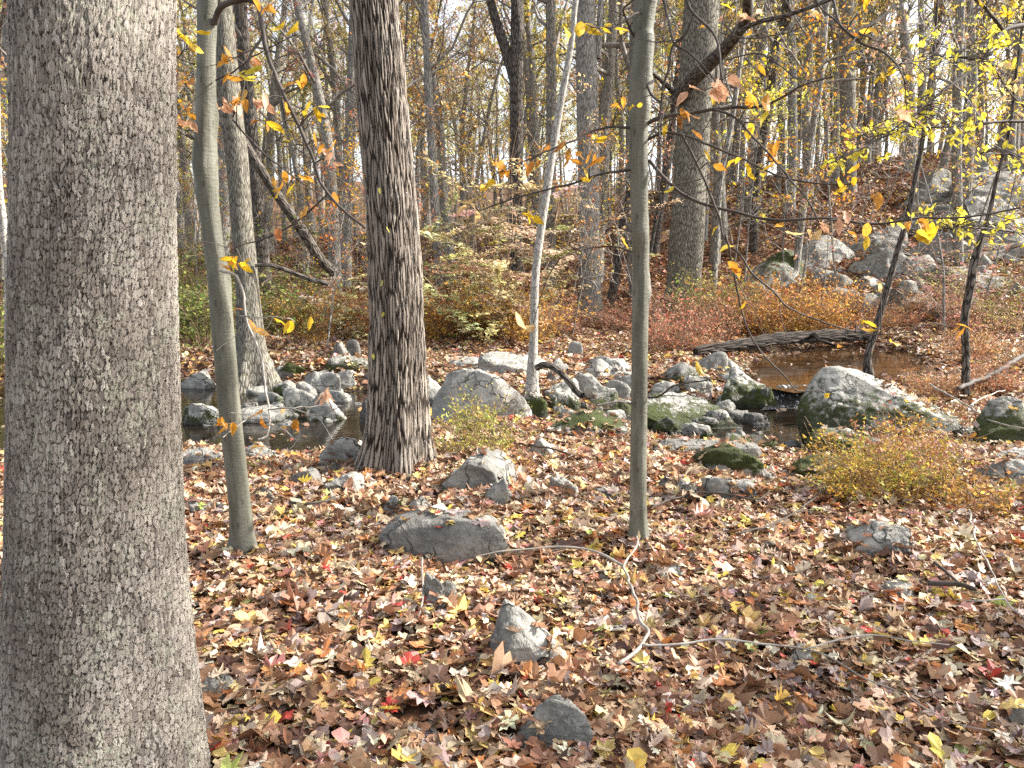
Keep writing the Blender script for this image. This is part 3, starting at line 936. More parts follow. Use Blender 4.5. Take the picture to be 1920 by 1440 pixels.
for k, (nm, xl, xr, yt, yb, lab, kw) in enumerate(ROCKS):
    if 655 < yb < 830 and kw.get('tone', .6) > .5:
        kw = dict(kw, wid=kw.get('wid', 1.12), tone=min(kw['tone'] + .1, 1.1))
    if yb < 592 and xl > 1390:
        kw = dict(kw, wid=1.42, dr=1.0, tone=min(kw['tone'] + .15, 1))
        yt -= 2
    put_rock(nm, xl, xr, yt, yb, lab, 100 + k * 7, cat={'boulder': 'boulder', 'rock': 'rock', 'stone': 'stone'}[nm], **kw)
# cobbles along the stream and over the boulder field: pieces that nothing tells apart
for (n_, x0, x1, y0, y1, s0, s1, lab, grp, tn, mo) in (
        (26, 350, 720, 700, 800, 12, 30, 'small grey cobble lying along the left pool among the larger rocks', 'cobbles along the left pool', .5, .3),
        (30, 1000, 1340, 690, 800, 12, 32, 'small cobble among fallen leaves between the boulders mid-stream', 'cobbles between the mid-stream boulders', .6, .4),
        (12, 1360, 1640, 750, 850, 10, 22, 'small wet cobble at the edge of the right pool', 'cobbles in the right pool', .3, .3),
        (16, 1000, 1360, 690, 800, 34, 62, 'middling pale rock packed between the larger boulders mid-stream', 'packed rocks mid-stream', .85, .35),
        (12, 400, 720, 690, 770, 30, 52, 'middling pale rock packed along the far side of the left pool', 'packed rocks by the left pool', .85, .3),
        (9, 1300, 1660, 790, 870, 30, 56, 'middling green mossy rock by the right pool', 'mossy rocks by the right pool', .6, .8),
        (34, 1500, 1900, 455, 580, 14, 34, 'loose grey stone in the boulder field on the hillside', 'loose stones on the hillside', .45, 0.)):
    rr = np.random.default_rng(n_ * 13)
    for _ in range(n_):
        w = rr.uniform(s0, s1)
        x, y = rr.uniform(x0, x1), rr.uniform(y0, y1)
        put_rock('cobble', x, x + w, y - w * rr.uniform(.35, .65), y, lab, int(rr.integers(1, 9999)), cat='cobble', group=grp,
                 cuts=4, tone=float(np.clip(rr.normal(tn, .2), .05, 1)), moss=mo * rr.uniform(.6, 1.8), wet=.5 if mo else 0, sub=3)
RBV = np.concatenate(ROCK_BV)
RBT = np.concatenate(ROCK_BT)
ROCKBVH = BVHTree.FromPolygons(RBV.tolist(), RBT.tolist())

# ------------------------------------------------------------------ leaf litter
def rock_top(x, y, z):
    r = ROCKBVH.ray_cast(Vector((x, y, z + 6)), Vector((0, 0, -1)))
    return r[0].z if r[0] is not None else -99, r[1]


def litter(name, y0, y1, dens, shapes, size, label, seed, marg=.3, wmul=1.0, tilt=(0., .55), nz=.05, clump=0.3, palette=LITTER):
    rng = np.random.default_rng(seed)
    hw = .70
    area = hw * (y1 * y1 - y0 * y0) + 2 * marg * (y1 - y0)
    n = int(area * dens)
    y = np.sqrt(rng.uniform(y0 * y0, y1 * y1, n))
    x = rng.uniform(-1, 1, n) * (hw * y + marg)
    keep = np.ones(n, bool)
    for P in (POOL_L, POOL_R, POOL_U):
        sd = sd_poly(x, y, P)
        keep &= (sd > .02) | (rng.uniform(0, 1, n) < .03 * (fbm2(x, y, 1.6, 2, 55) > .1) + .006)
    # patchiness
    keep &= rng.uniform(-.6, 1, n) < (fbm2(x, y, .8, 3, seed) * clump + .6)
    x, y = x[keep], y[keep]
    n = len(x)
    z = height(x, y)
    for P, zw in ((POOL_L, ZL), (POOL_R, ZL), (POOL_U, ZU)):
        z = np.where(sd_poly(x, y, P) < .1, np.maximum(z, zw), z)
    heap = np.maximum(0, fbm2(x, y, 3.0, 3, 77)) * .03
    for (e_, P_, R_, Y_) in TREES.values():
        lx, ly = e_.location[0], e_.location[1]
        dd = np.hypot(x - lx, y - ly)
        heap = heap + .05 * np.exp(-np.maximum(dd - R_[0], 0) / .12) * (dd < R_[0] + .6)
    near = np.ones(n)
    for P in (POOL_L, POOL_R, POOL_U):
        near = np.minimum(near, np.clip(.25 + sd_poly(x, y, P) * 1.2, .15, 1))
    z = z + (rng.uniform(0.004, nz, n) + heap) * near
    # over a rock: mostly none, a few lie on top where it is flat enough
    ok = np.ones(n, bool)
    for k in range(n):
        if y[k] < 1.6 or y[k] > 32:
            continue
        zt, nn = rock_top(x[k], y[k], z[k])
        if zt > z[k] - .01:
            if zt < z[k] + .05:
                z[k] = zt + .012
            elif nn.z > .72 and rng.random() < .11:
                z[k] = zt + .012
            else:
                ok[k] = False
    x, y, z = x[ok], y[ok], z[ok]
    n = len(x)
    pos = np.stack([x, y, z], -1)
    col = pick(rng, n, palette)
    wet_ = np.ones(n)
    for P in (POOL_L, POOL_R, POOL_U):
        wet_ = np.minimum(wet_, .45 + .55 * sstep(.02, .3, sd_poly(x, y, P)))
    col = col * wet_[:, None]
    wts = np.array([s[1] for s in shapes])
    which = rng.choice(len(shapes), n, p=wts / wts.sum())
    mb = MB()
    for j, (sh, _, sm) in enumerate(shapes):
        ix = np.where(which == j)[0]
        sz = rng.lognormal(math.log(size * sm), .28, len(ix))
        cr_ = rng.random(len(ix)) < .2
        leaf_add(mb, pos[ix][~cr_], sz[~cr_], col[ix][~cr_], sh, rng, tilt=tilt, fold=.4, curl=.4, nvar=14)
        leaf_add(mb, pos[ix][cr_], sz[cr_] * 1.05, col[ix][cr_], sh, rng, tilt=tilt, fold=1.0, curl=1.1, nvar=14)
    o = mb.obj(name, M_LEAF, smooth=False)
    return tag(o, label, 'leaves', kind='stuff')


# ------------------------------------------------------------------ trees
def wander(p, d, L, n, rng, wob=.12, up=.0, droop=0.):
    P = [np.array(p, float)]
    d = np.array(d, float)
    d /= np.linalg.norm(d)
    for k in range(n):
        d = d + rng.normal(0, wob, 3) + np.array([0, 0, up - droop * (k / n)])
        d /= np.linalg.norm(d)
        P.append(P[-1] + d * L / n)
    return np.array(P)


def crown(mb, tp, tr, rng, z0, limbs=14, reach=.3, subs=5, twigs=4, leaves=5, leaf=.09, pal=FARY, leafshape='diamond', up=.06,
          m_twig=0, m_leaf=1, elev=(.25, 1.0), rmul=.42, fine=True, keepleaf=.8):
    """limbs, side branches, twigs and leaves along a trunk polyline tp above height z0"""
    H = tp[-1, 2] - tp[0, 2]
    LP_ = []
    zs = tp[:, 2]
    for k in range(limbs):
        zz = z0 + (zs[-1] - z0) * ((k + rng.uniform(.1, .9)) / limbs) ** .95
        f = (zz - z0) / max(zs[-1] - z0, .1)
        p = np.array([np.interp(zz, zs, tp[:, j]) for j in range(3)])
        r = np.interp(zz, zs, tr) * rmul
        a = rng.uniform(0, 2 * PI)
        e = rng.uniform(*elev)
        d = np.array([math.cos(a) * math.cos(e), math.sin(a) * math.cos(e), math.sin(e)])
        L = H * reach * rng.uniform(.55, 1.15) * (1 - .55 * f)
        P = wander(p, d, L, 6, rng, .16, up)
        R = np.linspace(r, r * .25, 7)
        tube(mb, P, R, 5 if r > .03 else 4, m=m_twig)
        for s_ in range(subs):
            t = rng.uniform(.2, 1)
            i_ = min(int(t * 6), 5)
            q = P[i_] * (1 - (t * 6 - i_)) + P[i_ + 1] * (t * 6 - i_)
            dd = (P[i_ + 1] - P[i_])
            dd = dd / np.linalg.norm(dd) + rng.normal(0, .6, 3) + np.array([0, 0, .1])
            l2 = L * rng.uniform(.25, .5) * (1.1 - .5 * t)
            P2 = wander(q, dd, l2, 4, rng, .2, up)
            tube(mb, P2, np.linspace(r * .4 * (1 - .5 * t) + .003, .004, 5), 3, m=m_twig)
            for w_ in range(twigs):
                t2 = rng.uniform(.15, 1)
                j_ = min(int(t2 * 4), 3)
                q2 = P2[j_] * (1 - (t2 * 4 - j_)) + P2[j_ + 1] * (t2 * 4 - j_)
                d2 = P2[j_ + 1] - P2[j_]
                d2 = d2 / np.linalg.norm(d2) + rng.normal(0, .7, 3)
                P3 = wander(q2, d2, l2 * rng.uniform(.3, .6), 3, rng, .22, 0)
                if fine:
                    tube(mb, P3, np.linspace(.0055, .0025, 4), 3, m=m_twig)
                if rng.random() < keepleaf:
                    m_ = rng.poisson(leaves)
                    if m_:
                        tt = rng.uniform(.2, 1.1, m_)
                        LP_.append(P3[0] + (P3[-1] - P3[0]) * tt[:, None] + rng.normal(0, leaf * .9, (m_, 3)))
    if LP_:
        LPp = np.concatenate(LP_)
        n = len(LPp)
        leaf_add(mb, LPp, rng.lognormal(math.log(leaf), .25, n), pick(rng, n, pal, .2), leafshape, rng, tilt=(0, 1.1), fold=.4, curl=.3, m=m_leaf, nvar=6)


def px_trunk(spec, Y, ztop, rng, sway=.12):
    """spec: (py, left px, right px) from top to base -> points and radii base to top, extended to ztop"""
    spec = sorted(spec, key=lambda s: -s[0])
    P, R = [], []
    for py, a, b in spec:
        c = at((a + b) / 2, py, Y)
        P.append(c)
        R.append((b - a) / 2 * depth(c) / F * math.cos(math.atan(c[0] / Y)))
    P, R = np.array(P), np.array(R)
    d = P[-1] - P[max(-3, -len(P))]
    d = d / np.linalg.norm(d)
    z, p, r = P[-1, 2], P[-1].copy(), R[-1]
    ex, er = [], []
    n = 6
    L = max(ztop - z, .5)
    for k in range(n):
        d = d * .85 + np.array([0, 0, .15]) + rng.normal(0, sway * .4, 3)
        d /= np.linalg.norm(d)
        p = p + d * L / n
        r = r * (1 - .8 / n * (1 + .25 * k))
        ex.append(p.copy())
        er.append(max(r, .012))
    return np.concatenate([P, ex]), np.concatenate([R, er]), len(P)


def build_trunk(parent, spec, Y, ztop, mat, seed, nseg=24, step=.12, fine_to=None, flare=.0, nl=5, rough=.04, sink=.25, name='trunk', knots=0):
    rng = np.random.default_rng(seed)
    P, R, k0 = px_trunk(spec, Y, ztop, rng)
    g = hgt(P[0, 0], P[0, 1])
    b = P[0].copy()
    b[2] = min(g, P[0, 2]) - sink
    dn = (P[0] - P[1]) / np.linalg.norm(P[0] - P[1])
    b[0] = P[0, 0] + dn[0] / max(-dn[2], .3) * (P[0, 2] - b[2])
    P0 = np.concatenate([[b], P])
    R0 = np.concatenate([[R[0] * (1.0 + flare * .35)], R])
    L = np.linalg.norm(np.diff(P0, axis=0), axis=1).sum()
    zf = fine_to if fine_to else 1e9
    nfine = max(int(L / step), 12)
    Ps, Rs = resample(P0, R0, nfine)
    if fine_to:
        top = Ps[:, 2] > fine_to
        idx = np.where(~top)[0]
        co = np.where(top)[0][::max(int(.15 / step), 1)]
        if len(co):
            co = np.unique(np.append(co, len(Ps) - 1))
        sel = np.concatenate([idx, co])
        Ps, Rs = Ps[sel], Rs[sel]
    th = np.linspace(0, 2 * PI, nseg + 1)
    hz = (Ps[:, 2] - g)[:, None]
    X = np.stack([np.cos(th)[None] * np.ones_like(hz) * 1.3, np.sin(th)[None] * np.ones_like(hz) * 1.3, hz * 1.4 * np.ones_like(th)[None]], -1)
    lob = 1 + rough * fbm(X + seed, 3, seed)
    if flare:
        ph = rng.uniform(0, 2 * PI, 3)
        rt = (np.cos(nl * th + ph[0]) * .5 + .5) ** 2 + .4 * (np.cos((nl - 2) * th + ph[1]) * .5 + .5)
        lob = lob + flare * rt[None] * np.exp(-np.maximum(hz, 0) / (Rs[0] * 1.1)) - flare * .35 * np.exp(-np.maximum(hz, 0) / (Rs[0] * 1.1))
        lob = lob + flare * .12 * (np.cos(nl * th + ph[0])[None]) * np.exp(-np.maximum(hz, 0) / (Rs[0] * 4))
    for _ in range(knots):
        tk, zk, sk = rng.uniform(0, 2 * PI), rng.uniform(.25, 3.2), rng.uniform(.35, .6)
        dt = np.abs((th - tk + PI) % (2 * PI) - PI)[None]
        dz = hz - zk
        lob = lob + rng.uniform(.12, .28) * np.exp(-(dt / sk) ** 2 - (dz / (sk * Rs[0] * 1.1)) ** 2)
        lob = lob + .05 * np.exp(-((dz - .02 - .03 * (dt / .6) ** 2) / .012) ** 2) * (dt < 1.2)
    mb = MB()
    tube(mb, Ps, Rs, nseg, lobes=lob)
    V = np.concatenate(mb.V)
    loc = np.array(parent.location)
    mb.V = [V - loc]
    return mb.obj(name, mat, parent), P, R, rng


def root_at(spec, Y):
    s = max(spec, key=lambda s: s[0])
    c = at((s[1] + s[2]) / 2, s[0], Y)
    c[2] = hgt(c[0], c[1])
    return c


TREES = {}


def tree(key, spec, Y, ztop, mat, label, seed, nseg=20, step=.12, crown_z=None, cr=None, twig=None, name='tree', **kw):
    loc = root_at(spec, Y)
    e = empty(name, loc, label, 'tree')
    o, P, R, rng = build_trunk(e, spec, Y, ztop, mat, seed, nseg, step, **kw)
    if cr is not None:
        mb = MB()
        crown(mb, P, R, rng, crown_z, **cr)
        mb.V = [v - loc for v in mb.V]
        mb.obj('crown', [twig or M_TWIG, M_LEAFF], e)
    TREES[key] = (e, P, R, Y)
    return e


CR_NEAR = dict(limbs=12, reach=.3, subs=5, twigs=4, leaves=5, leaf=.10, pal=YEL)
CR_MID = dict(limbs=18, reach=.26, subs=5, twigs=5, leaves=2.2, leaf=.085, pal=FARY, keepleaf=.55)
CR_BARE = dict(limbs=20, reach=.24, subs=6, twigs=5, leaves=1.5, leaf=.085, pal=FARO, keepleaf=.4)

tree('T1', [(0, 28, 330), (200, 29, 331), (400, 29, 334), (600, 26, 339), (800, 23, 345), (1000, 18, 353), (1150, 11, 366), (1300, 2, 384), (1440, -10, 402), (1560, -24, 424)],
     1.9, 11, M_PLATE, 'big near trunk with grey flaky plated bark filling the left side', 1, 560, .0030, 6.5,
     dict(CR_NEAR, limbs=10), fine_to=2.5, rough=.015, name='tree')
tree('T2', [(0, 370, 408), (100, 370, 405), (200, 367, 406), (270, 362, 407), (310, 360, 409), (345, 367, 410), (400, 374, 412), (500, 387, 425), (600, 395, 438), (800, 413, 456), (950, 429, 472),
            (1000, 431, 478), (1038, 427, 487), (1066, 416, 506)], 3.68, 8, M_BEECH, 'smooth grey-green beech sapling leaning left with drooping twigs beside the big flaky trunk', 2, 40, .02, 4.3,
     dict(CR_NEAR, limbs=9, reach=.28, leaf=.085, pal=ORG), twig=M_TWIGD, flare=.25, nl=5, rough=.06, name='beech_tree', knots=11)
tree('T3', [(0, 1193, 1232), (80, 1188, 1227), (150, 1181, 1222), (250, 1178, 1215), (400, 1183, 1216), (480, 1185, 1218), (700, 1184, 1214), (900, 1181, 1212), (970, 1180, 1214), (1004, 1177, 1219), (1030, 1166, 1233)],
     3.95, 9, M_BEECH, 'slim smooth upright beech sapling right of centre', 3, 40, .02, 4.6,
     dict(CR_NEAR, limbs=9, reach=.28, leaf=.085, pal=YEL), twig=M_TWIGD, flare=.2, nl=4, rough=.05, name='beech_tree', knots=10)
tree('T4', [(0, 657, 745), (100, 665, 757), (200, 672, 765), (300, 680, 772), (400, 687, 780), (500, 691, 787), (600, 694, 792), (700, 692, 795), (780, 688, 799), (840, 680, 803), (875, 672, 808)],
     5.75, 15, M_FURROW, 'dark brown furrowed trunk with root flare, left of centre', 4, 260, .008, 7.5,
     dict(CR_NEAR, limbs=14, leaf=.1), fine_to=4.2, flare=.34, nl=5, rough=.06, name='tree')
tree('T5', [(0, 398, 434), (100, 405, 443), (200, 410, 455), (300, 423, 466), (400, 431, 473), (500, 440, 482), (600, 445, 492), (660, 443, 500), (718, 430, 520)],
     11.6, 17, M_RIDGE, 'tall streamside trunk with spreading roots at the far edge of the left pool', 5, 40, .06, 6.5, CR_MID, flare=.6, nl=5, rough=.06)
tree('T5b', [(0, 438, 462), (200, 455, 480), (400, 472, 498), (500, 480, 508), (575, 482, 518)], 17.5, 16, M_DARK, 'dark trunk just behind the streamside trunk with spreading roots', 6, 16, .15, 6, CR_BARE, flare=.3)
tree('A1', [(0, 548, 562), (100, 572, 588), (250, 602, 622), (350, 612, 632), (500, 616, 640)], 26, 19, M_GREY, 'grey trunk leaning left at top, behind the fallen dead limb', 7, 14, .25, 6, CR_MID)
tree('A2', [(0, 655, 672), (100, 652, 670), (250, 646, 666), (400, 642, 660), (500, 640, 660)], 28, 20, M_GREY, 'pale grey upright trunk just left of the dark furrowed trunk', 8, 14, .25, 7, CR_BARE)
tree('A3', [(0, 602, 614), (200, 624, 638), (400, 630, 645), (490, 632, 650)], 31, 19, M_GREY, 'thin grey trunk between two others left of the dark furrowed trunk', 9, 12, .3, 7, CR_MID)
tree('T8', [(0, 788, 802), (200, 798, 813), (400, 808, 825), (500, 814, 830), (622, 815, 835)], 17.5, 17, M_GREY, 'slim grey tree right beside the dark furrowed trunk', 10, 16, .15, 5.5, dict(CR_MID, pal=FARO))
tree('T9', [(100, 956, 982), (150, 955, 981), (300, 956, 980), (450, 956, 980), (565, 955, 985)], 20, 18, M_DARK, 'dark forked tree with a second stem parting to the left', 11, 16, .15, 8, CR_BARE)
tree('T10', [(0, 1023, 1042), (200, 1024, 1043), (400, 1022, 1042), (580, 1020, 1044)], 21, 18, M_GREY, 'straight grey tree close behind the white leaning sapling', 12, 16, .2, 6.5, dict(CR_MID, pal=LIME, leaves=1.6))
tree('T11', [(0, 1074, 1085), (80, 1066, 1077), (200, 1043, 1057), (300, 1026, 1041), (350, 1018, 1034), (500, 998, 1013), (600, 994, 1009), (660, 991, 1008), (735, 984, 1010)],
     9.6, 8, M_PALE, 'thin white leaning sapling rooted among the rocks', 13, 16, .08, 5, dict(CR_NEAR, limbs=8, reach=.3, leaf=.08, leaves=1.5, pal=ORG), twig=M_TWIGP, flare=.4, nl=4, name='sapling')
tree('T12', [(0, 1078, 1116), (150, 1080, 1120), (300, 1083, 1124), (450, 1085, 1126), (560, 1085, 1128), (625, 1078, 1136)], 18, 19, M_GREY, 'stout grey trunk between the white sapling and the upright beech', 14, 24, .12, 7.5, CR_MID, flare=.35)
tree('T12b', [(330, 1180, 1192), (430, 1158, 1172), (520, 1146, 1162), (600, 1128, 1150)], 19.5, 9, M_DARK, 'dark crooked small tree leaning right behind the stout grey trunk', 15, 12, .15, 4, dict(CR_BARE, limbs=10))
tree('T13', [(0, 1283, 1350), (100, 1277, 1343), (300, 1264, 1327), (450, 1256, 1320), (540, 1253, 1316), (600, 1244, 1326)], 18.5, 20, M_RIDGE, 'thick trunk right of the upright beech, sunlit on its right side', 16, 32, .1, 7.5, CR_MID, flare=.3)
tree('T14', [(0, 1468, 1490), (100, 1446, 1466), (200, 1432, 1452), (330, 1410, 1428), (480, 1404, 1422)], 25, 17, M_DARK, 'slanting dark tree on the slope, left of the fractured outcrop', 17, 14, .2, 5, CR_MID)
tree('T15', [(0, 1543, 1556), (150, 1530, 1545), (283, 1510, 1524), (380, 1500, 1514), (475, 1488, 1503)], 21, 17, M_GREY, 'slim trunk growing between the slanting mossy and fractured outcrops', 18, 14, .2, 5.5, CR_MID)
tree('T16', [(0, 1572, 1602), (150, 1574, 1604), (300, 1576, 1606), (380, 1576, 1608)], 33, 22, M_GREY, 'thick rough grey trunk on the ridge above the fractured outcrop', 19, 18, .25, 9, CR_MID)
tree('T17', [(0, 1792, 1810), (150, 1786, 1806), (300, 1784, 1804), (440, 1786, 1806), (545, 1786, 1808)], 21, 16, M_GREY, 'upright trunk in front of the large slabby hillside boulder', 20, 14, .2, 6, CR_MID)
tree('T18', [(100, 1386, 1395), (230, 1366, 1377), (340, 1345, 1356), (450, 1338, 1349), (540, 1332, 1344)], 19, 11, M_GREY, 'thin tree close right of the thick sunlit trunk', 21, 10, .2, 4.5, dict(CR_MID, limbs=12))
tree('T19', [(330, 1712, 1722), (400, 1698, 1709), (480, 1674, 1686), (560, 1652, 1665), (620, 1633, 1648), (670, 1620, 1634), (705, 1618, 1640)], 11.6, 6.5, M_DARK,
     'slim sapling leaning right, growing behind the big pale dome boulder', 22, 12, .06, 3.0, dict(limbs=10, reach=.3, subs=5, twigs=4, leaves=1.2, leaf=.06, pal=LIME, keepleaf=.5), name='sapling')
tree('T20', [(330, 1866, 1874), (400, 1850, 1860), (450, 1832, 1845), (490, 1818, 1836), (540, 1810, 1828), (600, 1800, 1817), (660, 1803, 1819), (780, 1800, 1819)], 9.3, 6, M_DARK,
     'crooked slim sapling at right by the dark mossy boulder', 23, 14, .06, 2.4, dict(limbs=12, reach=.36, subs=5, twigs=4, leaves=1.6, leaf=.055, pal=LIME, keepleaf=.6), name='sapling')
tree('T0', [(330, -8, 4), (430, 0, 16), (520, 8, 26), (620, 8, 27), (735, 10, 30)], 9, 8, M_PALE, 'pale sunlit slender tree at left edge of the picture', 24, 14, .08, 4.5, dict(CR_NEAR, limbs=8, leaves=1.5, leaf=.08, pal=ORG), twig=M_TWIGP)


def add_limb(key, pts, Y, w0, w1, mat, name='limb', seg=10, n=24):
    e = TREES[key][0]
    Ys = np.linspace(Y[0], Y[1], len(pts))
    P = np.array([at(a, b, yy) for (a, b), yy in zip(pts, Ys)])
    R = np.linspace(w0, w1, len(pts)) / 2 * np.array([depth(p) for p in P]) / F
    Ps, Rs = resample(P, R, n)
    mb = MB()
    tube(mb, Ps, Rs, seg)
    mb.V = [v - np.array(e.location) for v in mb.V]
    return mb.obj(name, mat, e)


# a few yellow leaves caught in the furrows of the dark trunk
e4 = TREES['T4'][0]
for (a_, b_) in ((712, 357), (728, 431), (718, 590), (716, 531), (700, 668)):
    p_ = at(a_, b_, 5.75 - .215)
    ml_ = MB()
    leaf_add(ml_, (p_ - np.array(e4.location))[None], np.array([.05]), np.array([[.6, .55, .12]]), 'beech', RNG, tilt=(.2, .5), droop=np.array([-1.1]))
    ml_.obj('caught_leaf', M_LEAFB, e4)
add_limb('T9', [(968, 160), (950, 100), (930, 40), (915, -20), (905, -90)], (20, 20), 22, 14, M_DARK)
add_limb('T9', [(968, 110), (972, 60), (968, 0), (966, -120)], (20, 20), 24, 14, M_DARK)
add_limb('T12', [(1120, 110), (1124, 50), (1128, -30)], (18, 18), 14, 10, M_GREY)
add_limb('T11', [(1006, 690), (1020, 684), (1040, 690), (1062, 710), (1082, 735), (1092, 742)], (9.5, 9.2), 12, 13, M_DARK, 'broken_limb')
add_limb('T5', [(478, 498), (505, 497), (530, 504), (560, 516), (590, 526), (615, 532)], (11.5, 11.8), 7, 10, M_DARK, 'fallen_limb')
add_limb('T13', [(1270, 185), (1300, 150), (1335, 115), (1365, 85), (1395, 45), (1402, 20), (1400, -20)], (18.3, 15), 30, 18, M_DARK)
add_limb('T13', [(1385, 60), (1420, 42), (1470, 30), (1530, 10), (1580, -10)], (15.6, 15), 10, 6, M_DARK)
add_limb('T13', [(1268, 180), (1250, 160), (1230, 142), (1214, 130)], (18.3, 17.5), 10, 7, M_DARK)
add_limb('T14', [(1420, 160), (1440, 130), (1468, 60), (1480, 30), (1475, 0), (1478, -60)], (25, 24), 14, 12, M_DARK)

# leaning dead limb
P = np.array([at(a, b, y) for a, b, y in [(455, 262, 14.2), (490, 320, 14.3), (530, 380, 14.5), (565, 430, 14.7), (600, 485, 15), (628, 512, 15.2)]])
Ps, Rs = resample(P, np.array([8, 8.5, 9, 10, 10, 10]) * 14.5 / F, 40)
mb = MB()
tube(mb, Ps, Rs, 12, cap=True)
tag(mb.obj('dead_limb', M_DARK), 'dead brown limb leaning steeply behind the streamside trunk', 'dead limb')

# fallen log on the far bank
C0, C1 = on_ground(1303, 668), on_ground(1625, 648)
Pl = [C0 + np.array([0, 0, .08]), C0 * .6 + C1 * .4 + np.array([0, .05, .2]), C0 * .25 + C1 * .75 + np.array([0, .1, .22]), C1 + np.array([.2, .1, .2])]
Ps, Rs = resample(Pl, [.07, .105, .11, .09], 160)
th = np.linspace(0, 2 * PI, 49)
X = np.stack([np.cos(th)[None] + 0 * Rs[:, None], np.sin(th)[None] + 0 * Rs[:, None], np.arange(160)[:, None] * .06 + 0 * th[None]], -1)
mb = MB()
tube(mb, Ps, Rs, 48, lobes=1 + .16 * fbm(X, 3, 3), cap=True)
lg = tag(mb.obj('fallen_log', M_LOG), 'long dark weathered log lying across the far bank behind the upper pool', 'log')
mb = MB()
q = Ps[95]
tube(mb, [q, q + [.05, -.2, .06], q + [.12, -.35, -.02], q + [.3, -.5, -.1]], [.05, .04, .035, .02], 8)
mb.obj('branch_stub', M_LOG, lg)

# ------------------------------------------------------------------ branches drawn along the photograph's twigs, hung at real distances
LEAFCOL = {'y': (.68, .46, .03), 'o': (.62, .30, .04), 'b': (.42, .19, .04), 'p': (.62, .36, .22), 't': (.66, .46, .2), 'l': (.66, .58, .07), 'g': (.62, .5, .05)}


def branches(key, specs, clusters, twig, seed, leaf=.085, side=3, sideleaf=.35, pal=YEL, jit=1.0, pale=()):
    e, TP, TR, TY = TREES[key]
    loc = np.array(e.location)
    rng = np.random.default_rng(seed)
    data = []
    for pts, (ya, yb), w0, w1 in specs:
        Ys = np.linspace(ya, yb, len(pts))
        P = np.array([at(a, b, yy) for (a, b), yy in zip(pts, Ys)])
        R = np.linspace(w0, w1, len(pts)) * .58 * np.array([depth(p) for p in P]) / F
        n = max(10, len(pts) * 4)
        Ps, Rs = resample(P, R, n)
        Ps = Ps + np.cumsum(rng.normal(0, .0016, Ps.shape), 0) * jit
        mb = MB()
        tube(mb, Ps, Rs, 7)
        for k in range(side):
            i_ = rng.integers(2, n - 1)
            d = Ps[i_] - Ps[i_ - 1]
            d = d / np.linalg.norm(d) + rng.normal(0, .6, 3)
            T_ = wander(Ps[i_], d, rng.uniform(.12, .4), 5, rng, .2, -.02)
            tube(mb, T_, np.linspace(min(Rs[i_] * .6, .0025), .0009, 6), 4)
            data.append((None, None, None))
        data.append((Ps, Rs, mb))
    real = [d for d in data if d[0] is not None]
    lm = [MB() for _ in real]
    used = [False] * len(real)
    for (px, py, Yc, npx, colk, cnt) in clusters:
        c = at(px, py, Yc)
        best = min(range(len(real)), key=lambda k: np.linalg.norm(real[k][0] - c, axis=1).min())
        Ps, Rs, mb = real[best]
        j = np.linalg.norm(Ps - c, axis=1).argmin()
        q = Ps[j]
        mid = (q + c) / 2 + np.array([0, 0, .15 * np.linalg.norm(q - c)])
        st, sr = resample([q, mid, c], [.0033, .0026, .0018], 7)
        tube(mb, st, sr, 4)
        size = npx * .86 * depth(c) / F
        off = rng.normal(0, size * .45, (cnt, 3)) * np.array([1, .8, .45]) if cnt > 1 else np.zeros((1, 3))
        col = np.array([LEAFCOL[colk]] * cnt) * np.exp(rng.normal(0, .14, (cnt, 1)))
        leaf_add(lm[best], c + off, rng.uniform(.85, 1.15, cnt) * size, col, 'beech', rng, tilt=(.2, 1.0), fold=.5, curl=.35,
                 droop=-rng.uniform(.1, 1.2, cnt))
        used[best] = True
    for k, (Ps, Rs, mb) in enumerate(real):
        nl = rng.poisson(sideleaf * len(Ps))
        if nl:
            j = rng.integers(2, len(Ps), nl)
            pos = Ps[j] + rng.normal(0, .035, (nl, 3))
            leaf_add(lm[k], pos, rng.uniform(.7, 1.1, nl) * leaf, pick(rng, nl, pal), 'beech', rng, tilt=(.1, .9), fold=.5, curl=.35, droop=-rng.uniform(0, 1.1, nl))
            used[k] = True
        mb.V = [v - loc for v in mb.V]
        bo = mb.obj('branch', M_TWIGP if k in pale else twig, e)
        if used[k]:
            lm[k].V = [v - loc for v in lm[k].V]
            lm[k].obj('foliage', M_LEAFB, bo)


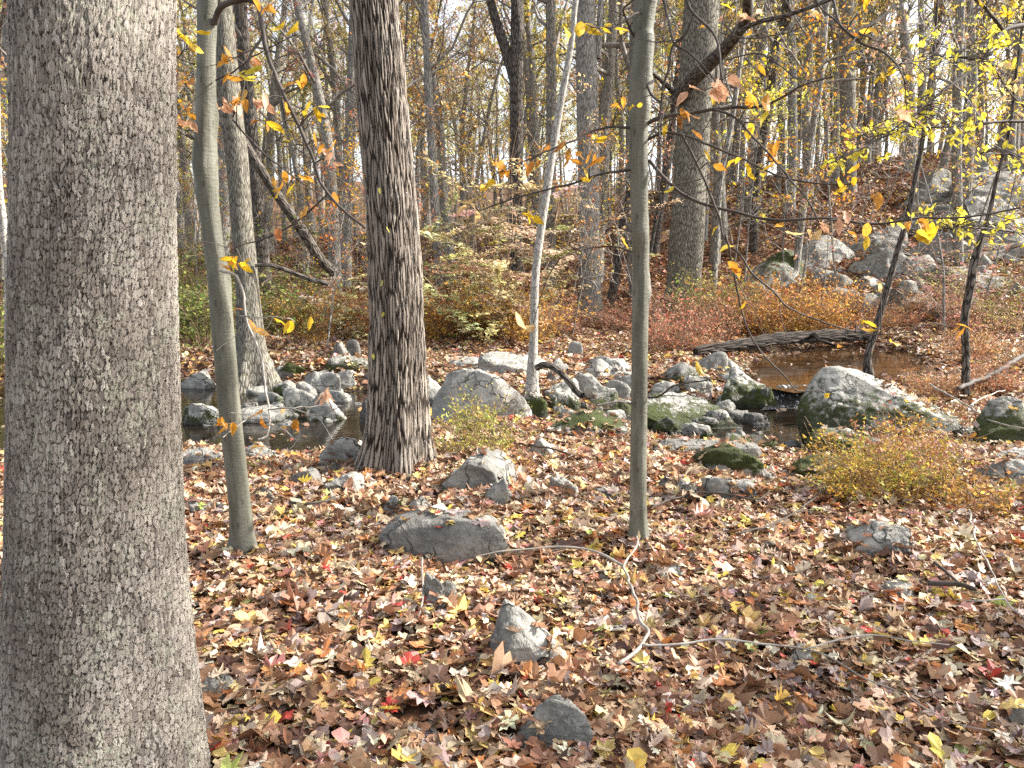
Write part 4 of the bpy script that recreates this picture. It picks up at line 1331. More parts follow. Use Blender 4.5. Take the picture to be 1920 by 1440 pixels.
Y2 = 3.6
branches('T2', [
    ([(403, 45), (412, 18), (432, 6), (465, -2), (487, 10), (495, 45), (505, 95), (530, 165), (560, 225), (590, 290), (613, 350), (650, 392), (690, 425)], (3.66, 3.2), 11, 4),
    ([(495, 62), (472, 100), (458, 145), (452, 185), (436, 225)], (3.5, 3.4), 5, 3),
    ([(436, 225), (470, 262), (510, 302), (560, 340), (612, 372)], (3.4, 3.3), 3.5, 2),
    ([(613, 365), (560, 412), (500, 446), (443, 464)], (3.35, 3.5), 3.5, 2),
    ([(412, 508), (440, 522), (455, 560), (460, 610), (485, 670), (495, 740), (502, 770), (502, 800), (497, 822), (480, 830)], (3.62, 3.3), 4.5, 3),
    ([(502, 765), (470, 782), (440, 802), (412, 822)], (3.4, 3.2), 3, 2),
    ([(503, 766), (550, 762), (600, 775), (650, 760)], (3.4, 3.3), 3, 1.5),
    ([(500, 795), (530, 805), (545, 820), (560, 826)], (3.3, 3.2), 2.5, 1.5),
    ([(450, 592), (480, 596), (520, 594), (545, 596)], (3.5, 3.3), 2, 1.5),
    ([(365, 120), (345, 110), (310, 90)], (3.66, 3.5), 3, 2),
    ([(365, 262), (330, 240), (300, 210)], (3.66, 3.5), 3.5, 2),
    ([(405, 150), (440, 130), (475, 105), (520, 80), (560, 60)], (3.66, 3.4), 3, 1.5),
], [(360, 92, 3.5, 44, 'y', 2), (343, 62, 3.5, 40, 'y', 2), (430, 108, 3.5, 40, 'o', 4), (470, 130, 3.4, 40, 'l', 4), (515, 238, 3.3, 44, 'y', 1), (540, 50, 3.4, 42, 'y', 2),
    (425, 200, 3.4, 40, 'p', 5), (445, 192, 3.3, 36, 'o', 4), (490, 192, 3.3, 40, 'p', 5), (440, 150, 3.4, 34, 'o', 3), (590, 262, 3.3, 36, 'o', 3), (575, 215, 3.3, 38, 'y', 2), (556, 335, 3.3, 36, 'o', 5),
    (540, 350, 3.3, 34, 'y', 3), (455, 495, 3.5, 38, 'y', 5), (440, 490, 3.5, 34, 'o', 3), (415, 792, 3.2, 30, 'o', 4), (432, 800, 3.2, 34, 'o', 2), (553, 604, 3.3, 40, 'y', 4), (610, 745, 3.3, 34, 'p', 4),
    (345, 215, 3.5, 36, 'o', 4), (350, 150, 3.5, 36, 'b', 3), (340, 240, 3.5, 36, 'p', 3), (480, 230, 3.3, 30, 'b', 2), (520, 20, 3.4, 38, 'o', 3), (620, 300, 3.3, 32, 'p', 4), (560, 160, 3.4, 34, 'o', 3), (600, 205, 3.3, 32, 'y', 3)],
    M_TWIGD, 31, side=2, sideleaf=.1, pal=ORG, pale=(4, 5, 6, 7, 8))

branches('T3', [
    ([(1200, 238), (1233, 219), (1287, 211), (1367, 200), (1421, 198), (1465, 181), (1500, 158), (1560, 140)], (3.95, 3.5), 7, 3),
    ([(1192, 240), (1150, 238), (1107, 247), (1073, 263), (1007, 287), (940, 317)], (3.95, 3.7), 5, 2),
    ([(1193, 318), (1140, 323), (1073, 343), (973, 370), (900, 398)], (3.95, 3.8), 5, 2),
    ([(1212, 262), (1245, 250), (1280, 253), (1330, 273), (1390, 300), (1440, 323), (1507, 340), (1573, 343), (1620, 337)], (3.95, 3.5), 5, 2),
    ([(1340, 205), (1373, 216), (1413, 253), (1453, 300), (1487, 343), (1513, 373), (1543, 423)], (3.6, 3.3), 4, 2),
    ([(1280, 253), (1290, 272), (1313, 317), (1347, 393), (1363, 450), (1393, 480), (1413, 513), (1453, 547), (1480, 573), (1533, 595), (1580, 610), (1627, 623), (1707, 620)], (3.7, 3.6), 4.5, 2),
    ([(1358, 440), (1370, 490), (1383, 547), (1397, 603), (1423, 653), (1467, 700), (1487, 725), (1520, 727)], (3.6, 3.8), 3.5, 2),
    ([(1216, 300), (1260, 350), (1310, 380), (1377, 397), (1453, 413), (1547, 408), (1647, 418), (1733, 407), (1813, 405), (1920, 387)], (3.95, 3.4), 6, 3),
    ([(1228, -60), (1400, -90), (1540, -40), (1563, 0), (1577, 47), (1613, 77), (1657, 97), (1680, 123), (1693, 157)], (3.95, 3.3), 6, 2.5),
    ([(1613, 77), (1570, 40), (1530, 0), (1500, -40)], (3.4, 3.5), 3, 2),
    ([(1230, -40), (1270, -30), (1287, 0), (1303, 30), (1337, 63), (1352, 97), (1355, 130), (1360, 162)], (3.95, 3.5), 6, 3),
    ([(1232, -20), (1245, 0), (1253, 40), (1264, 82), (1292, 98), (1330, 135), (1352, 166)], (3.9, 3.5), 5, 3),
    ([(1300, 35), (1282, 70), (1265, 85), (1258, 120), (1245, 160), (1243, 190), (1236, 222)], (3.6, 3.7), 4.5, 3),
    ([(1226, 150), (1215, 165), (1228, 185), (1243, 196)], (3.9, 3.8), 5, 4),
    ([(1190, 70), (1170, 25), (1182, 8), (1200, -10)], (3.95, 3.8), 4, 3),
    ([(1222, 25), (1190, 27), (1160, 45), (1130, 55), (1100, 48)], (3.95, 3.7), 4, 2),
    ([(1240, 215), (1237, 250), (1240, 290), (1235, 330), (1245, 380)], (3.7, 3.6), 3, 1.5),
    ([(1185, 472), (1150, 462), (1100, 468), (1050, 485)], (3.95, 3.8), 3, 1.5),
    ([(1214, 745), (1235, 742), (1260, 722), (1295, 715), (1320, 712)], (3.95, 3.7), 4, 2),
    ([(1183, 757), (1160, 752), (1120, 760)], (3.95, 3.7), 4, 2),
    ([(1352, 60), (1410, 68), (1470, 60), (1530, 40)], (3.5, 3.3), 2.5, 1.5),
    ([(1360, 112), (1420, 100), (1460, 120), (1500, 150), (1530, 165)], (3.5, 3.4), 2.5, 1.5),
], [(1350, 172, 3.5, 52, 'p', 6), (1320, 170, 3.5, 44, 'p', 3), (1408, 195, 3.5, 50, 'o', 3), (1402, 230, 3.5, 46, 'y', 2), (1275, 225, 3.6, 38, 'b', 4), (1300, 240, 3.6, 40, 'b', 2), (1255, 356, 3.6, 34, 'g', 1),
    (1440, 300, 3.5, 34, 'o', 4), (1420, 322, 3.5, 34, 'y', 3), (1450, 282, 3.5, 34, 'o', 4), (1325, 292, 3.6, 30, 'y', 1), (1340, 306, 3.6, 30, 'o', 3), (1395, 312, 3.5, 34, 'y', 3), (1590, 343, 3.5, 26, 'y', 2),
    (1632, 362, 3.4, 44, 'o', 2), (1520, 440, 3.3, 44, 't', 5), (1585, 420, 3.3, 44, 'p', 4), (1625, 455, 3.4, 40, 'y', 1), (1600, 432, 3.4, 44, 'o', 3), (1735, 440, 3.4, 56, 'y', 5), (1710, 420, 3.4, 40, 'o', 3), (1362, 500, 3.6, 46, 'o', 2),
    (1156, 55, 3.7, 30, 'y', 4), (1165, 190, 3.8, 26, 'o', 2), (1190, 200, 3.8, 26, 'y', 3), (1125, 258, 3.8, 28, 'y', 3), (1105, 303, 3.8, 34, 'o', 6), (1075, 300, 3.8, 34, 'o', 4),
    (1035, 278, 3.8, 34, 'b', 4), (975, 312, 3.7, 38, 'b', 5), (940, 318, 3.7, 36, 'o', 4), (910, 352, 3.7, 34, 'y', 3), (875, 385, 3.7, 38, 't', 4), (1100, 332, 3.8, 30, 'y', 3), (1005, 405, 3.8, 34, 'y', 4), (1605, 605, 3.6, 32, 'y', 2), (1780, 612, 3.6, 36, 'o', 3),
    (1552, 742, 3.8, 38, 'y', 1), (1596, 84, 3.3, 32, 'y', 2), (1622, 20, 3.3, 36, 'y', 2), (1640, 45, 3.3, 32, 'y', 2), (1362, 12, 3.5, 34, 'y', 1), (1395, 30, 3.5, 40, 'p', 4), (1700, 215, 3.4, 40, 'p', 3), (1000, 605, 3.9, 60, 't', 2),
    (1090, 62, 3.8, 52, 'y', 3), (1650, 540, 3.6, 34, 't', 1)],
    M_TWIGD, 32, side=3, sideleaf=.06)

# sapling just outside the right edge: only its yellow-leaved boughs reach into the picture
spec = [(-200, 2010, 2034), (200, 2020, 2046), (600, 2040, 2070), (905, 2050, 2084)]
tree('TR', spec, 5.2, 7, M_BEECH, 'sapling whose yellow-leaved boughs reach in from the right edge', 41, 16, .1, 4.5, dict(CR_NEAR, limbs=7, reach=.2, leaf=.06, leaves=3, pal=LIME), twig=M_TWIGD, name='sapling')
SPR = []
rr = np.random.default_rng(5)
for (cx, cy, w, h, n, c) in [(1690, 105, 90, 20, 0, 'l'), (1790, 110, 130, 45, 16, 'l'), (1880, 95, 60, 60, 14, 'l'), (1740, 195, 80, 30, 12, 'l'), (1830, 215, 110, 35, 16, 'l'), (1700, 225, 90, 30, 12, 'l'),
                          (1660, 250, 80, 18, 14, 'l'), (1610, 290, 60, 18, 10, 'l'), (1560, 308, 34, 12, 7, 'l'), (1860, 290, 90, 40, 14, 'l'), (1780, 250, 90, 30, 14, 'l'), (1800, 420, 110, 22, 20, 'l'), (1880, 430, 70, 25, 14, 'l'),
                          (1690, 145, 60, 25, 6, 'y'), (1905, 170, 30, 60, 8, 't'), (1880, 20, 60, 30, 6, 'y')]:
    for _ in range(n):
        SPR.append((cx + rr.normal(0, w * .5), cy + rr.normal(0, h * .5), rr.uniform(4.3, 5.2), rr.uniform(17, 25), c, 3))
branches('TR', [
    ([(2016, 10), (1960, 40), (1920, 47), (1880, 57), (1860, 80), (1840, 113), (1800, 147), (1760, 177), (1720, 213), (1680, 245)], (5.2, 4.5), 10, 3),
    ([(1880, 55), (1850, 18), (1820, -10), (1790, -30)], (4.8, 4.6), 6, 4),
    ([(1840, 113), (1790, 105), (1740, 110), (1690, 115)], (4.7, 4.4), 3, 2),
    ([(2020, 200), (1950, 225), (1880, 228), (1800, 235), (1730, 240), (1660, 255), (1600, 285), (1550, 310)], (5.2, 4.4), 6, 2),
    ([(1950, 225), (1900, 180), (1860, 120), (1840, 95)], (5, 4.8), 3, 2),
    ([(2024, 330), (1960, 310), (1900, 290), (1840, 285)], (5.2, 4.8), 5, 2),
    ([(2030, 470), (1960, 445), (1880, 430), (1800, 425), (1740, 432)], (5.2, 4.6), 5, 2),
    ([(1720, 213), (1690, 230), (1640, 262)], (4.5, 4.4), 3, 2)], SPR, M_TWIGD, 33, side=3, sideleaf=.1, pal=LIME, leaf=.06)

litter('fallen_leaves', 1.2, 4.6, 2700, [('maple', 4, 1.0), ('oak', 2.6, 1.25), ('beech', 3, .85), ('tulip', 1, 1.05), ('blob', 2, 1.0)], .060,
       'thick crisp carpet of brown, tan, yellow and red leaves in front', 11, tilt=(0., .45), nz=.045)
litter('fallen_leaves', 4.6, 8.6, 1150, [('maple', 4, 1.0), ('oak', 1, 1.2), ('beech', 3, .9)], .066,
       'sunlit carpet of fallen leaves up to the near stream bank', 12, tilt=(0., .6), nz=.06)
litter('fallen_leaves', 8.6, 16.5, 420, [('blob', 4, 1.1), ('beech', 2, 1.0)], .08,
       'fallen leaves between boulders and on the far bank', 13, tilt=(0., .55), nz=.06)
litter('fallen_leaves', 16.5, 32, 75, [('diamond', 4, 1.4)], .12, 'brown leaf cover on the slope behind the stream', 14, tilt=(0., .6), nz=.1,
       palette=[(5, (.26, .12, .06)), (4, (.17, .075, .045)), (2, (.38, .22, .12)), (1, (.45, .28, .08)), (.6, (.4, .12, .06))])
litter('fallen_leaves', 32, 70, 22, [('diamond', 4, 1.6)], .17, 'brown leaf cover high on the wooded ridge', 15, tilt=(0., .6), nz=.12,
       palette=[(5, (.24, .11, .06)), (4, (.16, .075, .045)), (2, (.36, .21, .12)), (1, (.42, .26, .08))])


# ------------------------------------------------------------------ copies of woodland trees
def proto(seed, H, r, z0, cr, nm='tree', lean=.04, mat=None, fork=False, twig=None):
    rng = np.random.default_rng(seed)
    n = 14
    P = wander((0, 0, -.4), (rng.normal(0, lean), rng.normal(0, lean), 1), H + .4, n, rng, .045, .03)
    R = np.linspace(1, .14, n + 1) ** 1.15 * r
    R[0] *= 1.25
    R[1] *= 1.06
    Ps, Rs = resample(P, R, 40)
    mb = MB()
    th = np.linspace(0, 2 * PI, 13)
    X = np.stack([np.cos(th)[None] + 0 * Rs[:, None], np.sin(th)[None] + 0 * Rs[:, None], Ps[:, 2:3] + 0 * th[None]], -1)
    tube(mb, Ps, Rs, 12, lobes=1 + .08 * fbm(X, 2, seed))
    tm = mb.mesh('trunk', mat or M_GREY)
    mb = MB()
    crown(mb, P, R, rng, z0, **cr)
    return tm, mb.mesh('crown', [twig or M_TWIG, M_LEAFF])


def copy_tree(pr, name, loc, rz, sc, label, group, cat='tree'):
    e = empty(name, loc, label, cat, group)
    e.rotation_euler = (0, 0, rz)
    e.scale = (sc, sc, sc)
    link('trunk', pr[0], e)
    link('crown', pr[1], e)
    return e


PA = [proto(200 + k, 19 + k % 3, .15 + .05 * (k % 3), 5.0, dict(limbs=22, reach=.25, subs=6, twigs=6, leaves=6.5, leaf=.13, pal=FARY, keepleaf=.75)) for k in range(4)]
PB = [proto(220 + k, 18 + k % 3, .14 + .05 * (k % 3), 5.0, dict(limbs=22, reach=.25, subs=6, twigs=6, leaves=4.5, leaf=.12, pal=FARO, keepleaf=.65), mat=M_GREY) for k in range(3)]
PC = [proto(240 + k, 17 + k % 3, .13 + .06 * (k % 3), 4.5, dict(limbs=26, reach=.24, subs=7, twigs=6, leaves=1.2, leaf=.1, pal=FARO, keepleaf=.3), mat=M_DARK if k == 1 else M_GREY) for k in range(3)]
PS = [proto(260 + k, 5.5 + k % 3, .028, 1.2, dict(limbs=16, reach=.3, subs=5, twigs=4, leaves=2.4, leaf=.085, pal=(YEL, ORG, FARO, ORG)[k], keepleaf=.45, elev=(.1, .9)), lean=.12) for k in range(4)]
HAND = [(455, 12), (495, 17), (625, 26), (650, 28), (820, 17), (968, 20), (1032, 21), (1105, 18), (1150, 19), (1290, 18), (1415, 25), (1500, 21), (1592, 33), (1797, 21), (1340, 19)]
rng = np.random.default_rng(99)
placed = []
counts = {}


def free(x, y, dmin):
    return all((x - a) ** 2 + (y - b) ** 2 > (dmin) ** 2 for a, b in placed)


GR = [(PA, 'slender grey tree with thin yellow foliage in the far wood', 'yellow-leaved trees of the far wood'),
      (PB, 'slender tree with thin russet foliage in the far wood', 'russet-leaved trees of the far wood'),
      (PC, 'nearly bare grey tree standing in the far wood', 'bare trees of the far wood')]
tries = 0
N = 0
while N < 240 and tries < 6000:
    tries += 1
    y = 21 + 55 * rng.random() ** .8
    az = rng.uniform(-.82, .82)
    x = az * y
    px = 960 + az * F
    if y < 36 and any(abs(px - hx) < 26 and y < hy + 4 for hx, hy in HAND):
        continue
    if y < 38 and x > 3 + .36 * y and rng.random() < .85:
        continue
    if not free(x, y, 1.3 + y * .02):
        continue
    placed.append((x, y))
    k = rng.choice(3, p=[.62, .2, .18] if az > .05 else [.38, .37, .25])
    pr, lab, grp = GR[k]
    copy_tree(pr[rng.integers(len(pr))], 'tree', (x, y, hgt(x, y)), rng.uniform(0, 6.28), rng.uniform(.75, 1.15), lab, grp)
    N += 1
N = 0
tries = 0
while N < 95 and tries < 3000:
    tries += 1
    y = 13.5 + 22 * rng.random()
    az = rng.uniform(-.75, .75)
    x = az * y
    if not free(x, y, .9) or min(sd_poly(np.array([x]), np.array([y]), P)[0] for P in (POOL_L, POOL_R, POOL_U)) < .6:
        continue
    placed.append((x, y))
    j = rng.integers(4)
    copy_tree(PS[j], 'sapling', (x, y, hgt(x, y)), rng.uniform(0, 6.28), rng.uniform(.6, 1.15),
              'thin understorey sapling with few dry leaves beyond the stream', 'understorey saplings beyond the stream', 'sapling')
    N += 1

# wood beyond the ridge that reads as one mass
mb = MB()
rng = np.random.default_rng(321)
for k in range(270):
    y = rng.uniform(76, 165)
    x = rng.uniform(-.85, .85) ** 1 * y
    z = hgt(x, y)
    H = rng.uniform(17, 24)
    P = wander((x, y, z - .3), (rng.normal(0, .05), rng.normal(0, .05), 1), H, 6, rng, .05, .02)
    R = np.linspace(1, .15, 7) * rng.uniform(.13, .32)
    tube(mb, P, R, 6, m=0)
    crown(mb, P, R, rng, z + 5, limbs=13, reach=.24, subs=4, twigs=3, leaves=6, leaf=.24, pal=FARY if rng.random() < .6 else FARO, fine=False, keepleaf=.65)
tag(mb.obj('woodland', [M_TWIG, M_LEAFF]), 'hazy mass of distant bare and yellow trees beyond the ridge', 'woodland', kind='stuff')

# trees standing just outside the right of the frame: they throw the dappled shade over the foreground
for k, (x, y, s) in enumerate([(9.2, 4.4, .5), (8.6, 2.9, .45), (10.6, 3.6, .5), (13.2, 4.0, .6)]):
    copy_tree((PA[k % 4]), 'tree', (x, y, hgt(x, y)), k * 2.1, s, 'tree just outside the right edge that shades the leaves in front', 'shade trees outside the right edge')

# ------------------------------------------------------------------ shrubs
FERN = [(5, (.5, .24, .05)), (3, (.58, .33, .07)), (2, (.38, .16, .05)), (1, (.58, .42, .12))]
RUST = [(5, (.42, .18, .07)), (3, (.5, .27, .12)), (2, (.3, .13, .07)), (1, (.5, .36, .18))]
REDS = [(5, (.5, .19, .11)), (3, (.54, .3, .18)), (2, (.38, .14, .08)), (1, (.5, .38, .2))]
GRNS = [(5, (.16, .19, .05)), (3, (.24, .26, .06)), (2, (.32, .32, .08)), (1, (.1, .13, .05))]
YGRN = [(5, (.42, .40, .09)), (4, (.30, .32, .07)), (3, (.44, .31, .08)), (3, (.28, .17, .08)), (1, (.52, .5, .12))]
OCHR = [(5, (.36, .2, .045)), (4, (.44, .28, .055)), (3, (.28, .13, .04)), (2, (.4, .36, .07)), (1, (.2, .2, .05))]
TANS = [(4, (.66, .54, .33)), (4, (.58, .54, .27)), (2, (.68, .53, .38)), (2, (.45, .46, .18))]
PINK = [(4, (.6, .26, .24)), (3, (.55, .34, .3)), (1, (.5, .18, .16))]


def shrub(seed, w, h, stems, leaves, leaf, pal, flat=False, arch=.25, shape='diamond', stemr=.006, layered=False):
    rng = np.random.default_rng(seed)
    ms, ml = MB(), MB()
    LPp, CC = [], []

    def tint(m_):
        return pick(rng, 1, pal, .22).repeat(m_, 0) * np.exp(rng.normal(0, .1, (m_, 1)))
    for k in range(stems):
        a = rng.uniform(0, 2 * PI)
        rr_ = w / 2 * math.sqrt(rng.random())
        b = np.array([math.cos(a) * rr_ * .45, math.sin(a) * rr_ * .45, -.03])
        L = h * rng.uniform(.4, 1.25)
        P = wander(b, (math.cos(a) * rr_ / w * 1.5, math.sin(a) * rr_ / w * 1.5, 1), L, 6, rng, .16, 0, arch)
        tube(ms, P, np.linspace(stemr, stemr * .3, 7), 4)
        for s_ in range(5):
            i_ = rng.integers(1, 6)
            d = np.array([rng.normal(), rng.normal(), rng.normal(0, .25) if layered else rng.uniform(-.1, .8)])
            P2 = wander(P[i_], d, L * rng.uniform(.2, .45), 3, rng, .2, 0, .1)
            tube(ms, P2, np.linspace(stemr * .5, stemr * .2, 4), 3)
            m_ = max(1, int(leaves / (stems * 5)))
            t = rng.uniform(0, 1.05, m_)
            LPp.append(P2[0] + (P2[-1] - P2[0]) * t[:, None] + rng.normal(0, leaf * (.9 if not layered else .6), (m_, 3)) * (np.array([1, 1, .3]) if layered else 1))
            CC.append(tint(m_))
        t = rng.uniform(.25, 1, 3)
        LPp.append(np.array([P[min(int(q * 6), 5)] for q in t]) + rng.normal(0, leaf, (3, 3)))
        CC.append(tint(3))
    Lq = np.concatenate(LPp)
    Lq[:, 2] = np.maximum(Lq[:, 2], .01)
    leaf_add(ml, Lq, rng.lognormal(math.log(leaf), .25, len(Lq)), np.concatenate(CC), shape, rng, tilt=(0, .45 if layered else 1.0), nvar=6)
    return ms.mesh('stems', M_STEM), ml.mesh('foliage', M_SHRUB)


def put_shrub(pr, x, y, rz, sc, label, group=None, name='shrub', cat='shrub', z=None):
    e = empty(name, (x, y, (hgt(x, y) if z is None else z)), label, cat, group)
    e.rotation_euler = (0, 0, rz)
    e.scale = sc if isinstance(sc, tuple) else (sc, sc, sc)
    link('stems', pr[0], e)
    link('foliage', pr[1], e)
    return e


def patch(protos, px0, px1, py0, py1, n, sc, label, group, seed, name='shrub', cat='shrub'):
    rng = np.random.default_rng(seed)
    for k in range(n):
        for _ in range(20):
            c = on_ground(rng.uniform(px0, px1), rng.uniform(py0, py1))
            if min(sd_poly(np.array([c[0]]), np.array([c[1]]), P)[0] for P in (POOL_L, POOL_R, POOL_U)) > .25:
                break
        put_shrub(protos[rng.integers(len(protos))], c[0], c[1], rng.uniform(0, 6.28), sc * rng.uniform(.5, 1.2), label, group, name, cat)


P_FERN = [shrub(300 + k, 1.5, 1.15, 32, 850, .065, FERN) for k in range(3)]
P_RUST = [shrub(310 + k, 1.4, 1.05, 26, 560, .06, RUST) for k in range(2)]
P_REDS = [shrub(320 + k, 1.2, 1.1, 30, 480, .055, REDS) for k in range(2)]
P_GRNS = [shrub(330 + k, 1.5, 1.7, 24, 1100, .065, GRNS) for k in range(2)]
P_YGR2 = [shrub(340 + k, 1.3, 1.4, 24, 1000, .06, YGRN) for k in range(2)]

# single bushes
c = on_ground(900, 858)
put_shrub(shrub(351, 1.0, .7, 40, 2300, .031, YGRN, shape='beech', stemr=.004), c[0] - .02, c[1] + .35, 0, (.92, .8, .95), 'yellow-green leafy shrub in front of the big white-grey boulder', name='shrub')
c = on_ground(1720, 968)
put_shrub(shrub(352, 1.35, .6, 60, 4200, .029, OCHR, shape='beech', stemr=.0035), c[0] + .0, c[1] + .45, 0, (1.0, .8, .95), 'low spreading orange-brown shrub at right behind the angular pale rock', name='shrub')
c = on_ground(1840, 985)
put_shrub(shrub(353, .8, .42, 30, 900, .032, OCHR, shape='beech', stemr=.0035), c[0] + .1, c[1] + .35, 0, 1.0, 'smaller ochre shrub right of the low spreading one', name='shrub')
c = on_ground(1745, 800)
put_shrub(shrub(354, .8, .5, 14, 260, .045, YGRN, shape='beech', stemr=.004), c[0], c[1] + 1.6, 0, .8, 'sparse cream-leaved sprig behind the big pale dome boulder', name='shrub')
c = at(905, 560, 15.6)
put_shrub(shrub(355, 4.0, 3.7, 34, 10500, .105, TANS, layered=True, arch=.06, shape='beech', stemr=.012), c[0], c[1], 0, (1.0, 1.0, .95), 'wide tan and pale green bush in flat layers on the far bank', name='bush', cat='bush')
c = at(655, 600, 15.5)
put_shrub(shrub(356, 1.8, 2.2, 18, 2600, .09, TANS, layered=True, arch=.06, shape='beech', stemr=.01), c[0], c[1], 1, (.8, .8, .75), 'tan layered bush left of the dark furrowed trunk', name='bush', cat='bush')
c = on_ground(1895, 640)
put_shrub(shrub(357, 2.0, 3.0, 18, 1400, .055, PINK, layered=True, arch=.06, stemr=.008), c[0], c[1] + 1.5, 0, 1.0, 'pink-leaved bush at the right edge on the slope', name='bush', cat='bush')
c = on_ground(1850, 600)
put_shrub(shrub(358, 1.2, 1.6, 16, 600, .06, GRNS, stemr=.008), c[0], c[1], 0, 1.0, 'green-leaved bush below the pink one near right edge', name='bush', cat='bush')
c = on_ground(1800, 560)
put_shrub(shrub(359, 2.4, 3.0, 20, 1100, .05, [(1, (.6, .58, .2)), (1, (.5, .5, .1))], layered=True, stemr=.008), c[0], c[1] - 2, 0, 1.0, 'airy pale-yellow layered bush in front of the hillside rocks at right', name='bush', cat='bush')
c = at(1000, 560, 24)
put_shrub(shrub(360, 3.6, 7.5, 14, 1500, .10, LIME, layered=True, arch=.04, stemr=.03), c[0], c[1], 0, (1, 1, 1.0), 'tall lime-green leafed shrub behind the white leaning sapling', name='shrub', cat='shrub')

patch(P_FERN, 800, 1000, 588, 640, 15, 1.0, 'orange feathery bush behind the pale boulders on the far bank', 'orange bushes on the far bank', 401, 'bush', 'bush')
patch(P_FERN, 1375, 1610, 575, 630, 15, .9, 'golden-orange bush behind the fallen log', 'golden bushes behind the log', 402, 'bush', 'bush')
patch(P_REDS, 1225, 1345, 605, 660, 9, 1.0, 'reddish twiggy bush left of the fallen log', 'reddish bushes by the log', 403, 'bush', 'bush')
patch(P_YGR2, 1310, 1410, 590, 640, 7, 1.0, 'yellow-green bush between the thick sunlit trunk and the log', 'yellow-green bushes by the log', 404, 'bush', 'bush')
patch(P_FERN, 555, 690, 600, 640, 8, .9, 'rust-orange bush on the far bank left of the dark trunk', 'orange bushes left of the dark trunk', 405, 'bush', 'bush')
patch(P_GRNS, 500, 565, 590, 630, 5, 1.1, 'green bush right of the streamside trunk', 'green bushes by the streamside trunk', 406, 'bush', 'bush')
patch(P_GRNS, 345, 430, 580, 660, 9, 1.2, 'green bush beyond the left pool beside the leaning beech', 'green bushes beyond the left pool', 407, 'bush', 'bush')
patch(P_RUST, 1640, 1920, 600, 690, 12, .62, 'rust-coloured low bush on the right bank above the pool', 'rust bushes on the right bank', 408, 'bush', 'bush')
patch(P_RUST, 1690, 1800, 575, 600, 4, .85, 'rust-brown bush at the foot of the hillside rocks', 'rust bushes below the hillside rocks', 409, 'bush', 'bush')
patch(P_RUST, 1700, 1900, 690, 745, 9, .55, 'small rusty tuft on the right bank behind the crooked sapling', 'rusty tufts behind the crooked sapling', 410, 'tuft', 'plant')
patch(P_GRNS, -60, 30, 560, 720, 4, 1.2, 'yellowish bush at the left edge behind the big flaky trunk', 'bushes at the left edge', 411, 'bush', 'bush')
patch(P_REDS, 1020, 1180, 580, 640, 6, .7, 'low reddish bush around the stout grey trunk', 'reddish bushes round the stout trunk', 412, 'bush', 'bush')
patch(P_RUST, 1690, 1760, 850, 890, 4, .42, 'thin rusty tuft beside the dome boulder', 'rusty tufts by the dome boulder', 413, 'tuft', 'plant')

# ------------------------------------------------------------------ fallen sticks
def stick(name, paths, mat, label, lift=.05):
    top = None
    for k, (pts, w0, w1) in enumerate(paths):
        P = np.array([on_ground(a, b, False) for a, b in pts])
        P[:, 2] += lift
        R = np.linspace(w0, w1, len(pts)) / 2 * np.array([depth(p) for p in P]) / F
        n = len(pts) * 6
        Ps, Rs = resample(P, R, n)
        Ps += .016 * np.stack([fbm(Ps * 5, 2, 13 + k), fbm(Ps * 5, 2, 23 + k), fbm(Ps * 4, 2, 3 + k)], -1)
        mb = MB()
        tube(mb, Ps, Rs * (1 + .12 * vnoise(Ps * 40, 2)), 8, cap=True)
        if k == 0:
            top = tag(mb.obj(name, mat), label, 'stick')
        else:
            mb.obj('side_twig', mat, top)


stick('fallen_branch', [
    ([(1158, 1278), (1195, 1245), (1213, 1218), (1198, 1195), (1190, 1150), (1180, 1110), (1172, 1085), (1178, 1062), (1191, 1045), (1192, 1015), (1178, 995)], 7.5, 3),
    ([(1172, 1085), (1130, 1065), (1080, 1053), (1000, 1052), (940, 1056), (890, 1062)], 5, 2.5),
    ([(1203, 1240), (1270, 1240), (1330, 1233), (1400, 1234), (1450, 1236), (1500, 1245), (1560, 1268), (1620, 1298), (1700, 1338), (1780, 1380), (1900, 1425)], 5, 2),
    ([(1505, 1242), (1560, 1228), (1640, 1220), (1700, 1235), (1775, 1240)], 4, 2)], M_TWIGP, 'long forked pale branch lying on the leaves in front of the upright beech', .068)
stick('stick', [([(1815, 980), (1830, 1030), (1850, 1090), (1880, 1150), (1925, 1205)], 3.5, 3), ([(1880, 1155), (1830, 1160), (1790, 1155)], 3, 2)], M_TWIGP, 'thin pale stick slanting to the right edge below the ochre shrub', .07)
stick('stick', [([(1738, 1112), (1790, 1115), (1830, 1126)], 10, 9), ([(1745, 1068), (1775, 1095), (1803, 1116)], 6, 5)], M_TWIGD, 'short thick dark stick with a fork in leaves at right', .05)
stick('stick', [([(1222, 966), (1270, 948), (1310, 940), (1365, 944), (1415, 952), (1440, 940)], 4, 3)], M_TWIGD, 'thin dark twig lying behind the upright beech', .06)
stick('stick', [([(1385, 1026), (1430, 1010), (1480, 985), (1520, 955), (1552, 922)], 4, 3)], M_TWIGD, 'thin dark twig rising toward the spreading orange-brown shrub', .06)
stick('stick', [([(862, 838), (910, 838), (960, 846), (1010, 858), (1070, 872)], 5, 3)], M_TWIGD, 'dark twig across the leaves under the yellow-green shrub', .08)
stick('stick', [([(788, 1070), (793, 1130), (790, 1170), (768, 1202)], 4, 2.5)], M_TWIGP, 'thin pale twig standing left of the small jagged rock', .06)
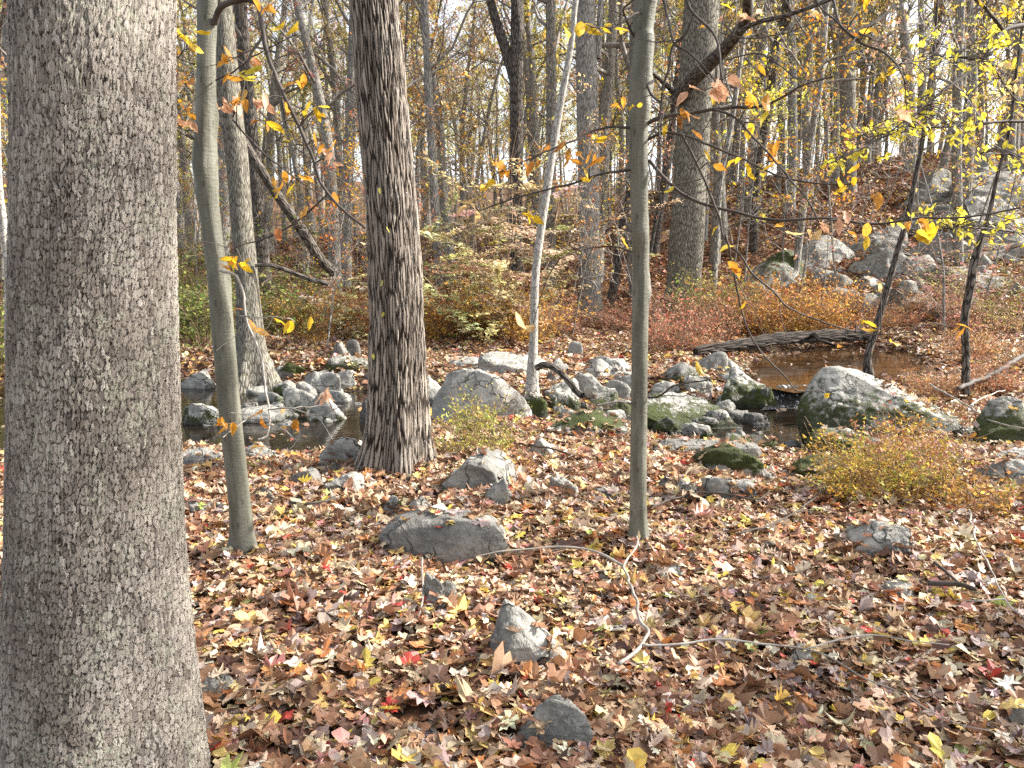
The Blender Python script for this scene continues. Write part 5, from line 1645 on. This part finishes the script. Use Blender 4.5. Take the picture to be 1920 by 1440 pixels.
stick('stick', [([(545, 958), (590, 962), (630, 950)], 6, 4)], M_TWIGD, 'short dark stick in leaves right of the leaning beech', .05)
stick('stick', [([(1740, 752), (1800, 790), (1830, 812), (1850, 828), (1925, 852)], 3.5, 3), ([(1815, 795), (1850, 775), (1880, 765)], 3, 2)], M_TWIGP, 'pale bare branch hanging over the dark water at right', .2)
stick('stick', [([(1790, 770), (1840, 745), (1880, 722), (1930, 690)], 8, 9)], M_TWIGD, 'dark fallen branch slanting to the right edge behind the crooked sapling', .25)

# ------------------------------------------------------------------ light
AZS, ELS = math.radians(80), math.radians(35)
w = bpy.data.worlds.new('World')
S.world = w
w.use_nodes = True
nt = w.node_tree
nt.nodes.clear()
sky = nt.nodes.new('ShaderNodeTexSky')
sky.sky_type = 'NISHITA'
sky.sun_disc = False
sky.sun_elevation = ELS
sky.sun_rotation = AZS
sky.air_density = 1.0
sky.dust_density = 2.5
sky.ozone_density = 1.0
bg = nt.nodes.new('ShaderNodeBackground')
bg.inputs[1].default_value = 0.14
wo = nt.nodes.new('ShaderNodeOutputWorld')
hs = nt.nodes.new('ShaderNodeHueSaturation')
hs.inputs['Saturation'].default_value = .42
hs.inputs['Value'].default_value = 1.12
nt.links.new(sky.outputs[0], hs.inputs['Color'])
nt.links.new(hs.outputs[0], bg.inputs[0])
nt.links.new(bg.outputs[0], wo.inputs[0])
sl = bpy.data.lights.new('sun', 'SUN')
sl.energy = 4.5
sl.angle = math.radians(.6)
sl.color = (1, .95, .87)
so = bpy.data.objects.new('sun', sl)
COL.objects.link(so)
so.rotation_euler = Vector((math.sin(AZS) * math.cos(ELS), math.cos(AZS) * math.cos(ELS), math.sin(ELS))).to_track_quat('Z', 'Y').to_euler()

S.view_settings.view_transform = 'Standard'
S.view_settings.look = 'None'
S.view_settings.gamma = 1
S.view_settings.exposure = 1.5
S.cycles.use_denoising = False
S.cycles.max_bounces = 6
S.cycles.diffuse_bounces = 3
S.cycles.glossy_bounces = 2
S.cycles.transmission_bounces = 4
S.cycles.sample_clamp_indirect = 6
